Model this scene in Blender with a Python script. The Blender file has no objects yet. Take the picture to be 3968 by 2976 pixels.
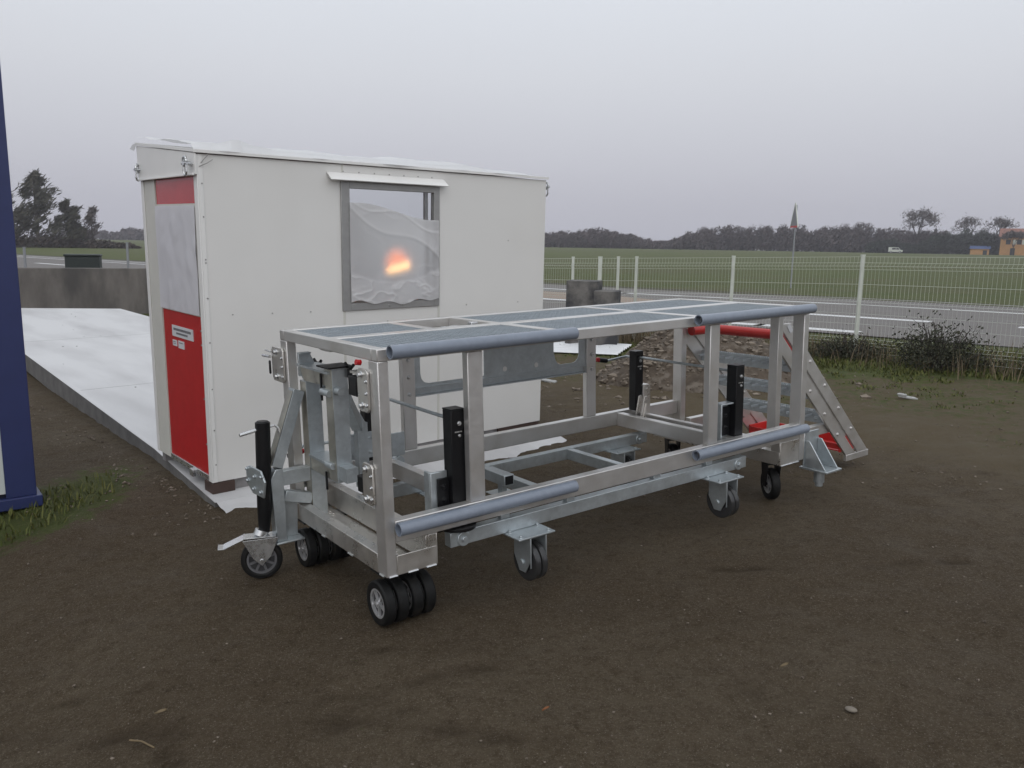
import bpy, bmesh, math, random
import numpy as np
from mathutils import Vector, Matrix, noise
R = math.radians
random.seed(7)
scene = bpy.context.scene
COL = scene.collection

# ------------------------------------------------------------------ camera
F, PITCH, ROLL, CAMH = 3140.87, 0.16882, 0.01658, 1.6
cam_d = bpy.data.cameras.new("camera"); cam = bpy.data.objects.new("camera", cam_d); COL.objects.link(cam)
fw = Vector((0, math.cos(PITCH), -math.sin(PITCH))); rt = Vector((1, 0, 0)); up = rt.cross(fw)
c_, s_ = math.cos(ROLL), math.sin(ROLL)
r2 = rt * c_ + up * s_; u2 = up * c_ - rt * s_
cam.matrix_world = Matrix(((r2.x, u2.x, -fw.x, 0), (r2.y, u2.y, -fw.y, 0), (r2.z, u2.z, -fw.z, CAMH), (0, 0, 0, 1)))
cam_d.sensor_width = 36; cam_d.lens = 36 * F / 3968
cam_d.clip_start = 0.05; cam_d.clip_end = 3000
scene.camera = cam

# ------------------------------------------------------------------ sky, sun, exposure
SUN_EL, SUN_AZ = R(38), R(176)
world = bpy.data.worlds.new("World"); scene.world = world; world.use_nodes = True
nt = world.node_tree; nt.nodes.clear()
def N(tree, t, **kw):
    n = tree.nodes.new(t)
    for k, v in kw.items(): setattr(n, k, v)
    return n
out = N(nt, 'ShaderNodeOutputWorld'); bg = N(nt, 'ShaderNodeBackground'); bg.inputs['Strength'].default_value = 0.107
sky = N(nt, 'ShaderNodeTexSky', sky_type='NISHITA'); sky.sun_disc = False; sky.sun_elevation = SUN_EL; sky.sun_rotation = SUN_AZ
sky.dust_density = 4.0; sky.air_density = 1.5
hsv = N(nt, 'ShaderNodeHueSaturation'); hsv.inputs['Saturation'].default_value = 0.35
tc = N(nt, 'ShaderNodeTexCoord'); sep = N(nt, 'ShaderNodeSeparateXYZ')
ramp = N(nt, 'ShaderNodeValToRGB')
els = ramp.color_ramp.elements
els[0].position = 0.0; els[0].color = (0.485, 0.488, 0.555, 1)
els[1].position = 1.0; els[1].color = (0.86, 0.90, 0.955, 1)
for p_, c in ((0.07, (0.53, 0.535, 0.597, 1)), (0.19, (0.65, 0.668, 0.718, 1)), (0.33, (0.745, 0.785, 0.845, 1)), (0.5, (0.80, 0.845, 0.90, 1))):
    e = els.new(p_); e.color = c
nz = N(nt, 'ShaderNodeTexNoise'); nz.inputs['Scale'].default_value = 1.6; nz.inputs['Detail'].default_value = 3
nmap = N(nt, 'ShaderNodeMapRange'); nmap.inputs['To Min'].default_value = 0.96; nmap.inputs['To Max'].default_value = 1.04
mul = N(nt, 'ShaderNodeMixRGB', blend_type='MULTIPLY'); mul.inputs[0].default_value = 1
mul10 = N(nt, 'ShaderNodeMixRGB', blend_type='MULTIPLY'); mul10.inputs[0].default_value = 1; mul10.inputs[2].default_value = (10, 10, 10, 1)
mix = N(nt, 'ShaderNodeMixRGB'); mix.inputs[0].default_value = 0.08
L = nt.links.new
L(tc.outputs['Generated'], sep.inputs[0]); L(sep.outputs['Z'], ramp.inputs[0]); L(tc.outputs['Generated'], nz.inputs['Vector'])
L(nz.outputs['Fac'], nmap.inputs['Value']); L(ramp.outputs['Color'], mul.inputs[1]); L(nmap.outputs['Result'], mul.inputs[2])
L(mul.outputs[0], mul10.inputs[1]); L(mul10.outputs[0], mix.inputs[1])
L(sky.outputs[0], hsv.inputs['Color']); L(hsv.outputs[0], mix.inputs[2]); L(mix.outputs[0], bg.inputs['Color']); L(bg.outputs[0], out.inputs['Surface'])
sun_d = bpy.data.lights.new("sun", 'SUN'); sun_d.energy = 0.6; sun_d.angle = R(75); sun_d.color = (1.0, 0.97, 0.93)
sun = bpy.data.objects.new("sun", sun_d); COL.objects.link(sun)
sdir = Vector((math.sin(SUN_AZ) * math.cos(SUN_EL), math.cos(SUN_AZ) * math.cos(SUN_EL), math.sin(SUN_EL)))
sun.rotation_euler = sdir.to_track_quat('Z', 'Y').to_euler()
scene.view_settings.view_transform = 'Standard'; scene.view_settings.look = 'None'
scene.view_settings.exposure = 0.0; scene.view_settings.gamma = 1.0

# ------------------------------------------------------------------ materials
def mat(name, base, rough=0.5, metal=0.0, var=0.0, scale=8.0, stretch=(1, 1, 1), bump=0.0, bscale=60.0, spec=0.5, rvar=0.0,
        dirt=None, dirt_scale=3.0, dirt_lo=0.55, dirt_hi=0.75, spangle=0.0, coat=0.0):
    m = bpy.data.materials.new(name); m.use_nodes = True; t = m.node_tree; b = t.nodes['Principled BSDF']; K = t.links.new
    b.inputs['Base Color'].default_value = (*base, 1); b.inputs['Roughness'].default_value = rough; b.inputs['Metallic'].default_value = metal
    b.inputs['Specular IOR Level'].default_value = spec; b.inputs['Coat Weight'].default_value = coat
    co = N(t, 'ShaderNodeTexCoord'); mp = N(t, 'ShaderNodeMapping'); mp.inputs['Scale'].default_value = stretch
    K(co.outputs['Object'], mp.inputs['Vector'])
    colsock = None
    if var or rvar:
        n = N(t, 'ShaderNodeTexNoise'); n.inputs['Scale'].default_value = scale; n.inputs['Detail'].default_value = 6; n.inputs['Roughness'].default_value = 0.65
        K(mp.outputs[0], n.inputs['Vector'])
        if var:
            mr = N(t, 'ShaderNodeMapRange'); mr.inputs['From Min'].default_value = 0.3; mr.inputs['From Max'].default_value = 0.7
            mr.inputs['To Min'].default_value = 1 - var; mr.inputs['To Max'].default_value = 1 + var
            K(n.outputs['Fac'], mr.inputs['Value'])
            mm = N(t, 'ShaderNodeMixRGB', blend_type='MULTIPLY'); mm.inputs[0].default_value = 1; mm.inputs[1].default_value = (*base, 1)
            K(mr.outputs[0], mm.inputs[2]); colsock = mm.outputs[0]
        if rvar:
            m3 = N(t, 'ShaderNodeMapRange'); m3.inputs['From Min'].default_value = 0.3; m3.inputs['From Max'].default_value = 0.7
            m3.inputs['To Min'].default_value = max(0.03, rough - rvar); m3.inputs['To Max'].default_value = rough + rvar
            K(n.outputs['Fac'], m3.inputs['Value']); K(m3.outputs[0], b.inputs['Roughness'])
    if spangle:
        v = N(t, 'ShaderNodeTexVoronoi'); v.inputs['Scale'].default_value = 55; K(co.outputs['Object'], v.inputs['Vector'])
        bw = N(t, 'ShaderNodeRGBToBW'); K(v.outputs['Color'], bw.inputs[0])
        mr2 = N(t, 'ShaderNodeMapRange'); mr2.inputs['To Min'].default_value = 1 - spangle; mr2.inputs['To Max'].default_value = 1 + spangle
        K(bw.outputs[0], mr2.inputs['Value'])
        m2 = N(t, 'ShaderNodeMixRGB', blend_type='MULTIPLY'); m2.inputs[0].default_value = 1; m2.inputs[1].default_value = (*base, 1)
        if colsock: K(colsock, m2.inputs[1])
        K(mr2.outputs[0], m2.inputs[2]); colsock = m2.outputs[0]
    if dirt:
        n2 = N(t, 'ShaderNodeTexNoise'); n2.inputs['Scale'].default_value = dirt_scale; n2.inputs['Detail'].default_value = 8
        K(mp.outputs[0], n2.inputs['Vector'])
        r_ = N(t, 'ShaderNodeMapRange'); r_.inputs['From Min'].default_value = dirt_lo; r_.inputs['From Max'].default_value = dirt_hi
        K(n2.outputs['Fac'], r_.inputs['Value'])
        m4 = N(t, 'ShaderNodeMixRGB'); m4.inputs[1].default_value = (*base, 1); m4.inputs[2].default_value = (*dirt, 1)
        if colsock: K(colsock, m4.inputs[1])
        K(r_.outputs[0], m4.inputs[0]); colsock = m4.outputs[0]
    if colsock: K(colsock, b.inputs['Base Color'])
    if bump:
        bn = N(t, 'ShaderNodeTexNoise'); bn.inputs['Scale'].default_value = bscale; bn.inputs['Detail'].default_value = 5
        K(mp.outputs[0], bn.inputs['Vector'])
        bp = N(t, 'ShaderNodeBump'); bp.inputs['Strength'].default_value = bump; bp.inputs['Distance'].default_value = 0.01
        K(bn.outputs['Fac'], bp.inputs['Height']); K(bp.outputs[0], b.inputs['Normal'])
    return m
ALU = mat('aluminium', (0.68, 0.665, 0.65), 0.37, 0.78, 0.035, 14, (1, 1, 1), 0.06, 90, rvar=0.06, dirt=(0.52, 0.49, 0.45), dirt_scale=4, dirt_lo=.5, dirt_hi=.8)
ALU2 = mat('welded_aluminium', (0.68, 0.655, 0.62), 0.32, 0.85, 0.12, 9, rvar=0.12, bump=0.08, bscale=22)
GALV = mat('galvanised_steel', (0.50, 0.54, 0.56), 0.38, 0.72, 0.10, 12, spangle=0.06, rvar=0.06, bump=0.05)
GALV_WARM = mat('galv_reflection_tint', (0.50, 0.485, 0.43), 0.36, 0.85, 0.2, 12, rvar=0.1)  # warmer tint paints the brown ground's reflection on end-facing sides
TREADM = mat('galvanised_tread', (0.48, 0.52, 0.545), 0.45, 0.35, 0.1, 12, spangle=0.08)
ZINC = mat('zinc_plate', (0.66, 0.67, 0.68), 0.28, 0.9, 0.1, 20, rvar=0.1)
GRATE = mat('galvanised_grating', (0.37, 0.41, 0.445), 0.55, 0.45, 0.10, 10)
BLACK = mat('black_paint', (0.006, 0.006, 0.007), 0.38, 0, 0.2, 20, spec=.35)
RUBBER = mat('black_rubber', (0.008, 0.008, 0.008), 0.6, 0, 0.35, 25, spec=.25, dirt=(0.022, 0.018, 0.014), dirt_scale=12, dirt_lo=.55, dirt_hi=.8)
POLY = mat('grey_nylon', (0.17, 0.17, 0.18), 0.35, 0.3)
RIM = mat('cast_rim', (0.58, 0.58, 0.59), 0.32, 0.6, 0.15, 30)
TUBE = mat('blue_grey_tube', (0.21, 0.24, 0.295), 0.28, 0.0, 0.08, 30, spec=0.6)
RED = mat('red_enamel', (0.47, 0.013, 0.018), 0.22, 0, 0.08, 8)
REDM = mat('red_powder_coat', (0.52, 0.03, 0.025), 0.4, 0, 0.06, 12)
WHITE = mat('white_panel', (0.75, 0.738, 0.715), 0.42, 0, 0.015, 3, dirt=(0.69, 0.675, 0.645), dirt_scale=1.1, dirt_lo=.5, dirt_hi=.9, bump=0.02, bscale=6)
WHITE2 = mat('white_trim', (0.80, 0.79, 0.77), 0.4, 0, 0.03, 6)
PALE = mat('pale_jamb', (0.62, 0.61, 0.56), 0.45, 0, 0.05, 6)
FRAMEG = mat('grey_window_frame', (0.36, 0.355, 0.35), 0.42, 0.5, 0.08, 20)
RIVET = mat('rivet', (0.30, 0.29, 0.28), 0.4, 0.7)
INNER = mat('cabin_lining', (0.66, 0.66, 0.67), 0.6)
DARKW = mat('dark_timber', (0.06, 0.035, 0.028), 0.7, 0, 0.3, 12)
GREYP = mat('grey_sill', (0.24, 0.23, 0.23), 0.6, 0, 0.2, 12)
BLUE = mat('blue_paint', (0.024, 0.034, 0.115), 0.42, 0, 0.10, 5, bump=0.03, bscale=30)
CPANEL = mat('container_panel', (0.55, 0.58, 0.56), 0.5, 0, 0.05, 4)
INK = mat('printed_ink', (0.10, 0.10, 0.11), 0.6)
PAPER = mat('notice_plate', (0.62, 0.63, 0.65), 0.45)
CONC = mat('weathered_concrete', (0.150, 0.137, 0.126), 0.85, 0, 0.35, 2.2, (1, 1, 0.35), 0.5, 25, dirt=(0.078, 0.073, 0.07), dirt_scale=1.6, dirt_lo=.45, dirt_hi=.62)
CONC2 = mat('block_concrete', (0.16, 0.15, 0.14), 0.85, 0, 0.3, 5, (1, 1, 1), 0.6, 30, dirt=(0.045, 0.045, 0.048), dirt_scale=3.0, dirt_lo=.42, dirt_hi=.58)
CONC3 = mat('slab_edge', (0.13, 0.125, 0.12), 0.85, 0, 0.3, 6, bump=0.4, bscale=30)
FENCEW = mat('white_fence_coat', (0.60, 0.62, 0.56), 0.45, 0, 0.05, 10)
SHEETW = mat('white_roof_sheet', (0.72, 0.73, 0.74), 0.4, 0, 0.06, 4)
GREENB = mat('dark_green_bin', (0.018, 0.026, 0.025), 0.5, 0, 0.15, 6)
BARK = mat('bark', (0.055, 0.045, 0.04), 0.9, 0, 0.3, 6)
POLEM = mat('pole_grey', (0.30, 0.31, 0.33), 0.5, 0.3)
SIGNB = mat('sign_back', (0.26, 0.26, 0.28), 0.5, 0.3)
LEAFB = mat('dry_leaf', (0.15, 0.11, 0.06), 0.8, 0, 0.2, 60)
STONEM = mat('pale_stone', (0.19, 0.165, 0.135), 0.85, 0, 0.2, 40)
ORANGEW = mat('orange_render', (0.52, 0.28, 0.11), 0.85, 0, 0.12, 0.6)
TILE = mat('roof_tile', (0.24, 0.11, 0.08), 0.8, 0, 0.25, 1.0)
BLUEROOF = mat('blue_sheet', (0.08, 0.12, 0.26), 0.5)
WINDARK = mat('dark_pane', (0.03, 0.035, 0.04), 0.15)
LETTW = mat('white_lettering', (0.6, 0.6, 0.6), 0.5)

def slab_white():
    m = mat('white_coating', (0.74, 0.735, 0.74), 0.55, 0, 0.03, 1.2, bump=0.06, bscale=14)
    t = m.node_tree; K = t.links.new; b = t.nodes['Principled BSDF']
    co = N(t, 'ShaderNodeTexCoord'); mp = N(t, 'ShaderNodeMapping'); mp.inputs['Scale'].default_value = (0.9, 0.22, 1); mp.inputs['Rotation'].default_value = (0, 0, 0.5)
    n = N(t, 'ShaderNodeTexNoise'); n.inputs['Scale'].default_value = 2.2; n.inputs['Detail'].default_value = 8
    K(co.outputs['Object'], mp.inputs[0]); K(mp.outputs[0], n.inputs['Vector'])
    r = N(t, 'ShaderNodeMapRange'); r.inputs['From Min'].default_value = .42; r.inputs['From Max'].default_value = .75
    K(n.outputs['Fac'], r.inputs['Value'])
    mx = N(t, 'ShaderNodeMixRGB'); mx.inputs[1].default_value = (0.60, 0.595, 0.60, 1); mx.inputs[2].default_value = (0.43, 0.42, 0.425, 1)
    K(r.outputs[0], mx.inputs[0]); K(mx.outputs[0], b.inputs['Base Color'])
    return m
SLABW = slab_white()

def film_mat(name, col, trans=0.35, alpha=0.9):
    m = bpy.data.materials.new(name); m.use_nodes = True; t = m.node_tree; t.nodes.clear(); K = t.links.new
    o = N(t, 'ShaderNodeOutputMaterial'); d = N(t, 'ShaderNodeBsdfPrincipled'); tr = N(t, 'ShaderNodeBsdfTranslucent'); tp = N(t, 'ShaderNodeBsdfTransparent')
    d.inputs['Base Color'].default_value = (*col, 1); d.inputs['Roughness'].default_value = 0.35
    tr.inputs['Color'].default_value = (*col, 1)
    m1 = N(t, 'ShaderNodeMixShader'); m1.inputs[0].default_value = trans; K(d.outputs[0], m1.inputs[1]); K(tr.outputs[0], m1.inputs[2])
    m2 = N(t, 'ShaderNodeMixShader'); m2.inputs[0].default_value = alpha; K(tp.outputs[0], m2.inputs[1]); K(m1.outputs[0], m2.inputs[2])
    K(m2.outputs[0], o.inputs['Surface'])
    return m
FILM = film_mat('plastic_film', (0.74, 0.735, 0.75), 0.32, 0.90)
FILMD = film_mat('door_film', (0.78, 0.77, 0.81), 0.2, 0.97)
FILMR = film_mat('roof_film', (0.80, 0.80, 0.81), 0.25, 0.96)
def sheet_mat():
    m = bpy.data.materials.new('creased_film'); m.use_nodes = True; t = m.node_tree; t.nodes.clear(); K = t.links.new
    o = N(t, 'ShaderNodeOutputMaterial'); d = N(t, 'ShaderNodeBsdfPrincipled'); tr = N(t, 'ShaderNodeBsdfTranslucent'); rf = N(t, 'ShaderNodeBsdfRefraction')
    d.inputs['Base Color'].default_value = (0.88, 0.87, 0.88, 1); d.inputs['Roughness'].default_value = 0.28; tr.inputs['Color'].default_value = (0.8, 0.79, 0.8, 1)
    rf.inputs['IOR'].default_value = 1.7; rf.inputs['Roughness'].default_value = 0.85; rf.inputs['Color'].default_value = (0.93, 0.93, 0.94, 1)
    at = N(t, 'ShaderNodeAttribute', attribute_name='ply'); r = N(t, 'ShaderNodeMapRange'); r.inputs['To Min'].default_value = 0.48; r.inputs['To Max'].default_value = 0.95
    K(at.outputs['Fac'], r.inputs['Value'])
    m1 = N(t, 'ShaderNodeMixShader'); m1.inputs[0].default_value = 0.25; K(d.outputs[0], m1.inputs[1]); K(tr.outputs[0], m1.inputs[2])
    m2 = N(t, 'ShaderNodeMixShader'); K(r.outputs[0], m2.inputs[0]); K(rf.outputs[0], m2.inputs[1]); K(m1.outputs[0], m2.inputs[2]); K(m2.outputs[0], o.inputs['Surface'])
    return m
SHEETF = sheet_mat()
def glass_mat():
    m = bpy.data.materials.new('window_glass'); m.use_nodes = True; t = m.node_tree; t.nodes.clear(); K = t.links.new
    o = N(t, 'ShaderNodeOutputMaterial'); g = N(t, 'ShaderNodeBsdfGlossy'); g.inputs['Roughness'].default_value = 0.03
    tp = N(t, 'ShaderNodeBsdfTransparent'); tp.inputs['Color'].default_value = (0.985, 0.99, 0.99, 1)
    fr = N(t, 'ShaderNodeFresnel'); fr.inputs['IOR'].default_value = 1.5
    m1 = N(t, 'ShaderNodeMixShader'); K(fr.outputs[0], m1.inputs[0]); K(tp.outputs[0], m1.inputs[1]); K(g.outputs[0], m1.inputs[2]); K(m1.outputs[0], o.inputs['Surface'])
    return m
GLASS = glass_mat()
def emis(name, col, s):
    m = bpy.data.materials.new(name); m.use_nodes = True; t = m.node_tree; b = t.nodes['Principled BSDF']
    b.inputs['Base Color'].default_value = (*col, 1); b.inputs['Emission Color'].default_value = (*col, 1); b.inputs['Emission Strength'].default_value = s
    return m
GLOW_O = emis('glow_orange', (1.0, 0.30, 0.13), 1.5)  # emission for the added shapes imitating a warm window reflection
GLOW_Y = emis('glow_bright', (1.0, 0.58, 0.25), 3.5)

def leaf_mat(name, a, b_, rough=0.7):
    m = bpy.data.materials.new(name); m.use_nodes = True; t = m.node_tree; K = t.links.new; b = t.nodes['Principled BSDF']
    g = N(t, 'ShaderNodeNewGeometry'); r = N(t, 'ShaderNodeValToRGB'); r.color_ramp.elements[0].color = (*a, 1); r.color_ramp.elements[1].color = (*b_, 1)
    K(g.outputs['Random Per Island'], r.inputs[0]); K(r.outputs[0], b.inputs['Base Color']); b.inputs['Roughness'].default_value = rough
    b.inputs['Specular IOR Level'].default_value = 0.2
    return m
PINE = leaf_mat('dark_foliage', (0.045, 0.046, 0.032), (0.10, 0.092, 0.066))
TWIG = leaf_mat('bare_twigs', (0.07, 0.06, 0.058), (0.14, 0.12, 0.11))
WOOD = leaf_mat('winter_wood', (0.050, 0.046, 0.044), (0.135, 0.108, 0.104))
EVER = leaf_mat('evergreen_leaves', (0.02, 0.028, 0.024), (0.05, 0.06, 0.04))
BUSHM = leaf_mat('bush_leaves', (0.030, 0.034, 0.022), (0.065, 0.066, 0.042))
GRASSM = leaf_mat('grass_blades', (0.060, 0.078, 0.018), (0.135, 0.135, 0.042))
WEEDM = leaf_mat('weed_leaves', (0.035, 0.065, 0.018), (0.08, 0.12, 0.035))
DRYM = leaf_mat('dry_weeds', (0.10, 0.075, 0.05), (0.22, 0.17, 0.11))
GRAVM = leaf_mat('gravel_stones', (0.07, 0.054, 0.04), (0.24, 0.20, 0.16), 0.85)

# ------------------------------------------------------------------ mesh collector
class MB:
    def __init__(s): s.v = []; s.f = []; s.m = []
    def add(s, vs, fs, m=0):
        o = len(s.v); s.v += [tuple(v) for v in vs]; s.f += [tuple(i + o for i in f) for f in fs]; s.m += [m] * len(fs)
    def box(s, x0, x1, y0, y1, z0, z1, m=0):
        s.add([(x, y, z) for z in (z0, z1) for y in (y0, y1) for x in (x0, x1)],
              [(0, 2, 3, 1), (4, 5, 7, 6), (0, 1, 5, 4), (2, 6, 7, 3), (0, 4, 6, 2), (1, 3, 7, 5)], m)
    def beam(s, p0, p1, w, h, upv=(0, 0, 1), m=0):
        p0, p1 = Vector(p0), Vector(p1); d = (p1 - p0).normalized(); u = Vector(upv); sd = d.cross(u).normalized(); u = sd.cross(d).normalized()
        vs = [p + sd * a * w / 2 + u * b * h / 2 for p in (p0, p1) for b in (-1, 1) for a in (-1, 1)]
        s.add(vs, [(0, 2, 3, 1), (4, 5, 7, 6), (0, 1, 5, 4), (2, 6, 7, 3), (0, 4, 6, 2), (1, 3, 7, 5)], m)
    def frame_of(s, d):
        d = d.normalized(); a = Vector((0, 0, 1)) if abs(d.z) < .9 else Vector((1, 0, 0)); x = d.cross(a).normalized(); return x, d.cross(x).normalized()
    def cyl(s, p0, p1, r, seg=16, r1=None, m=0, cap=True):
        p0, p1 = Vector(p0), Vector(p1); r1 = r if r1 is None else r1; x, y = s.frame_of(p1 - p0)
        vs = []
        for p, rr in ((p0, r), (p1, r1)):
            for i in range(seg): a = 2 * math.pi * i / seg; vs.append(p + (x * math.cos(a) + y * math.sin(a)) * rr)
        fs = [(i, (i + 1) % seg, seg + (i + 1) % seg, seg + i) for i in range(seg)]
        if cap: fs += [tuple(range(seg - 1, -1, -1)), tuple(range(seg, 2 * seg))]
        s.add(vs, fs, m)
    def lathe(s, c, axis, prof, seg=24, m=0, closed=True):      # prof: [(along, radius)]
        c = Vector(c); d = Vector(axis).normalized(); x, y = s.frame_of(d); n = len(prof); vs = []
        for (a_, rr) in prof:
            for i in range(seg): a = 2 * math.pi * i / seg; vs.append(c + d * a_ + (x * math.cos(a) + y * math.sin(a)) * rr)
        fs = []
        for k in range(n if closed else n - 1):
            k2 = (k + 1) % n
            fs += [(k * seg + i, k * seg + (i + 1) % seg, k2 * seg + (i + 1) % seg, k2 * seg + i) for i in range(seg)]
        s.add(vs, fs, m)
    def pipe(s, p0, p1, r, th=0.004, seg=20, m=0):
        p0, p1 = Vector(p0), Vector(p1); l = (p1 - p0).length
        s.lathe(p0, p1 - p0, [(0, r), (l, r), (l, r - th), (0, r - th)], seg, m)
    def path(s, pts, r, seg=6, m=0):
        for a, b in zip(pts[:-1], pts[1:]): s.cyl(a, b, r, seg, m=m)
    def prism(s, poly, axis, a0, a1, m=0):       # poly in the two other axes
        def P(u, v, w): return {'x': (w, u, v), 'y': (u, w, v), 'z': (u, v, w)}[axis]
        n = len(poly); vs = [P(u, v, a0) for u, v in poly] + [P(u, v, a1) for u, v in poly]
        s.add(vs, [tuple(range(n)), tuple(range(2 * n - 1, n - 1, -1))] + [(i, n + i, n + (i + 1) % n, (i + 1) % n) for i in range(n)], m)
    def bolt(s, p, d, r=0.009, h=0.008, m=0):
        p, d = Vector(p), Vector(d).normalized(); s.cyl(p - d * .004, p + d * .002, r * 1.5, 10, m=m); s.cyl(p + d * .002, p + d * h, r, 6, m=m)
    def build(s, name, mats, parent=None, bevel=0.0, flip=True, angle=35):
        me = bpy.data.meshes.new(name); me.from_pydata(s.v, [], s.f)
        if not isinstance(mats, (list, tuple)): mats = [mats]
        for m in mats: me.materials.append(m)
        if len(mats) > 1: me.polygons.foreach_set('material_index', s.m)
        if flip:
            bm = bmesh.new(); bm.from_mesh(me); bmesh.ops.recalc_face_normals(bm, faces=bm.faces); bm.to_mesh(me); bm.free()
        me.polygons.foreach_set('use_smooth', [True] * len(me.polygons)); me.set_sharp_from_angle(angle=R(angle))
        o = bpy.data.objects.new(name, me); COL.objects.link(o)
        if parent: o.parent = parent
        if bevel:
            b = o.modifiers.new('bevel', 'BEVEL'); b.width = bevel; b.segments = 2; b.limit_method = 'ANGLE'; b.angle_limit = R(45); b.harden_normals = False
        return o
def tag(o, label=None, cat=None, group=None, kind=None):
    if label: o['label'] = label
    if cat: o['category'] = cat
    if group: o['group'] = group
    if kind: o['kind'] = kind
    return o
def pieces(name, mats, parent, fns, bevel=0.0):
    for f in fns: part(name, mats, parent, f, bevel)
def empty(name, label, cat, mw=None, group=None):
    o = bpy.data.objects.new(name, None); o.empty_display_size = 0.2; COL.objects.link(o)
    if mw is not None: o.matrix_world = mw
    return tag(o, label, cat, group)
def part(name, mats, parent, fn, bevel=0.0, label=None, **kw):
    b = MB(); fn(b); o = b.build(name, mats, parent, bevel, **kw)
    if label: o['label'] = label
    return o

# ------------------------------------------------------------------ terrain
def sstep(a, b, x):
    t = np.clip((x - a) / (b - a), 0, 1); return t * t * (3 - 2 * t)
def road_s(x, y): return (x - 1.0) * .50 + (y - 23.0) * .866     # metres beyond the near edge of the road
def yard(x, y):
    xx = np.clip(x, -5, 6); yy = np.clip(y, -2, 9)
    return -.0306 + .0332 * (xx + .5011) + .0041 * (yy - 3.205)
def ground(x, y):
    x = np.asarray(x, float); y = np.asarray(y, float)
    s = road_s(x, y); t = sstep(-9, -2.5, s)
    z = yard(x, y) * (1 - t) + (-.05) * t
    z = z + 1.35 * sstep(15, 215, s)
    z = z - .14 * sstep(0.9, 1.5, -(x * .77 + y * .638 - 1.75)) * sstep(6, 4, np.hypot(x + 4, y - 6)) * .4
    return z
def gz(x, y): return float(ground(x, y))
def fbm(x, y, sc, seed=0.0, o=4):
    return noise.fractal(Vector((x * sc + seed, y * sc - seed, seed)), 1.0, 2.0, o)
def axis_coords(lo, hi, step, far_lo, far_hi, g=1.17):
    a = list(np.arange(lo, hi + 1e-6, step)); d = step
    x = hi
    while x < far_hi: d *= g; x += d; a.append(x)
    d = step; x = lo
    while x > far_lo: d *= g; x -= d; a.insert(0, x)
    return a
XS = axis_coords(-4.2, 6.2, .055, -900, 900); YS = axis_coords(1.2, 10.5, .055, -60, 1500)
nx, ny = len(XS), len(YS)
X, Y = np.meshgrid(XS, YS); Z = ground(X, Y)
grass = np.zeros_like(X); rutm = np.zeros_like(X); drym = np.zeros_like(X); wetm = np.zeros_like(X)
for j in range(ny):
    for i in range(nx):
        x, y = XS[i], YS[j]
        s = road_s(x, y)
        g = 0.0
        if s > -9: g = min(1, (s + 9) / 2.0)
        if -14 < x < 14 and 0 < y < 22:
            n1 = fbm(x, y, .55, 3.1)
            g = max(g, min(1, max(0, (x * .62 + y * .785 - 9.4 + n1 * 1.6) / 1.3)))       # verge along the fence
            gl = max(0, 1 - math.hypot((x + 2.95) / .62, (y - 5.1) / 1.25)) * 1.4 + n1 * .3; g = max(g, min(1, max(0, gl)))
            g = max(g, .45 * min(1, max(0, (x * .62 + y * .785 - 6.6 + n1 * 2.2) / 2.2)))
            amp = 1.0 if s < -6 else 0.3
            h = fbm(x, y, 1.3, 8.2) * .014 + fbm(x, y, 5.0, 1.2, 3) * .011 + abs(fbm(x, y, 14.0, 5.5, 2)) * .008
            wx, wy = x + .25 * fbm(x, y, .7, 2.2, 3), y + .25 * fbm(x, y, .7, 7.2, 3)
            ru = 0.0
            for (ax_, ay_, rr, wd, lo, hi) in ((-2.5, 9.0, 6.6, .028, -9, .6), (-2.5, 9.0, 6.35, .022, -2.0, .2), (4.5, -3.5, 6.6, .03, -.8, 2.4), (4.5, -3.5, 6.25, .035, .3, 3.5), (-.5, -6, 8.5, .03, -1.5, 1.8), (2.2, 12, 8.3, .03, 1.0, 3.4), (-6, -3.5, 7.6, .035, -1.6, 1.2)):
                if lo < x < hi:
                    dd = abs(math.hypot(wx - ax_, wy - ay_) - rr); ru = max(ru, math.exp(-(dd / wd) ** 2) * max(0, .25 + fbm(x, y, 3.2, ax_, 4) * 1.7))
            for (px_, py_, pr) in ((.95, 2.75, .16), (2.9, 4.3, .12), (.55, 3.05, .06), (3.3, 5.4, .1), (-.6, 2.6, .25)):
                q = math.hypot(x - px_, (y - py_) * 1.6) / pr
                if q < 1.6: ru = max(ru, math.exp(-q * q) * max(0, .35 + fbm(x, y, 9, 3.3, 4)))
            drym[j, i] = min(1, max(0, (x * .75 + y * .66 - 3.6 + n1 * 1.2) / 3.2))
            rutm[j, i] = min(1, ru); h -= ru * .012
            Z[j, i] += h * amp - .004
        grass[j, i] = g
        wetm[j, i] = min(1, max(0, .5 + fbm(x, y, .9, 12.7) * .9))
verts = np.stack([X, Y, Z], -1).reshape(-1, 3)
idx = np.arange(nx * ny).reshape(ny, nx)
faces = np.stack([idx[:-1, :-1], idx[:-1, 1:], idx[1:, 1:], idx[1:, :-1]], -1).reshape(-1, 4)
gme = bpy.data.meshes.new('ground'); gme.from_pydata(verts.tolist(), [], faces.tolist())
for nm, arr in (('grass', grass), ('wet', wetm), ('rut', rutm), ('dry', drym)):
    at = gme.attributes.new(nm, 'FLOAT', 'POINT'); at.data.foreach_set('value', arr.reshape(-1).astype(np.float32))
gme.polygons.foreach_set('use_smooth', [True] * len(gme.polygons))
ground_o = bpy.data.objects.new('ground', gme); COL.objects.link(ground_o)
tag(ground_o, 'brown wet dirt yard giving way to green airfield grass', 'ground', kind='structure')
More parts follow.
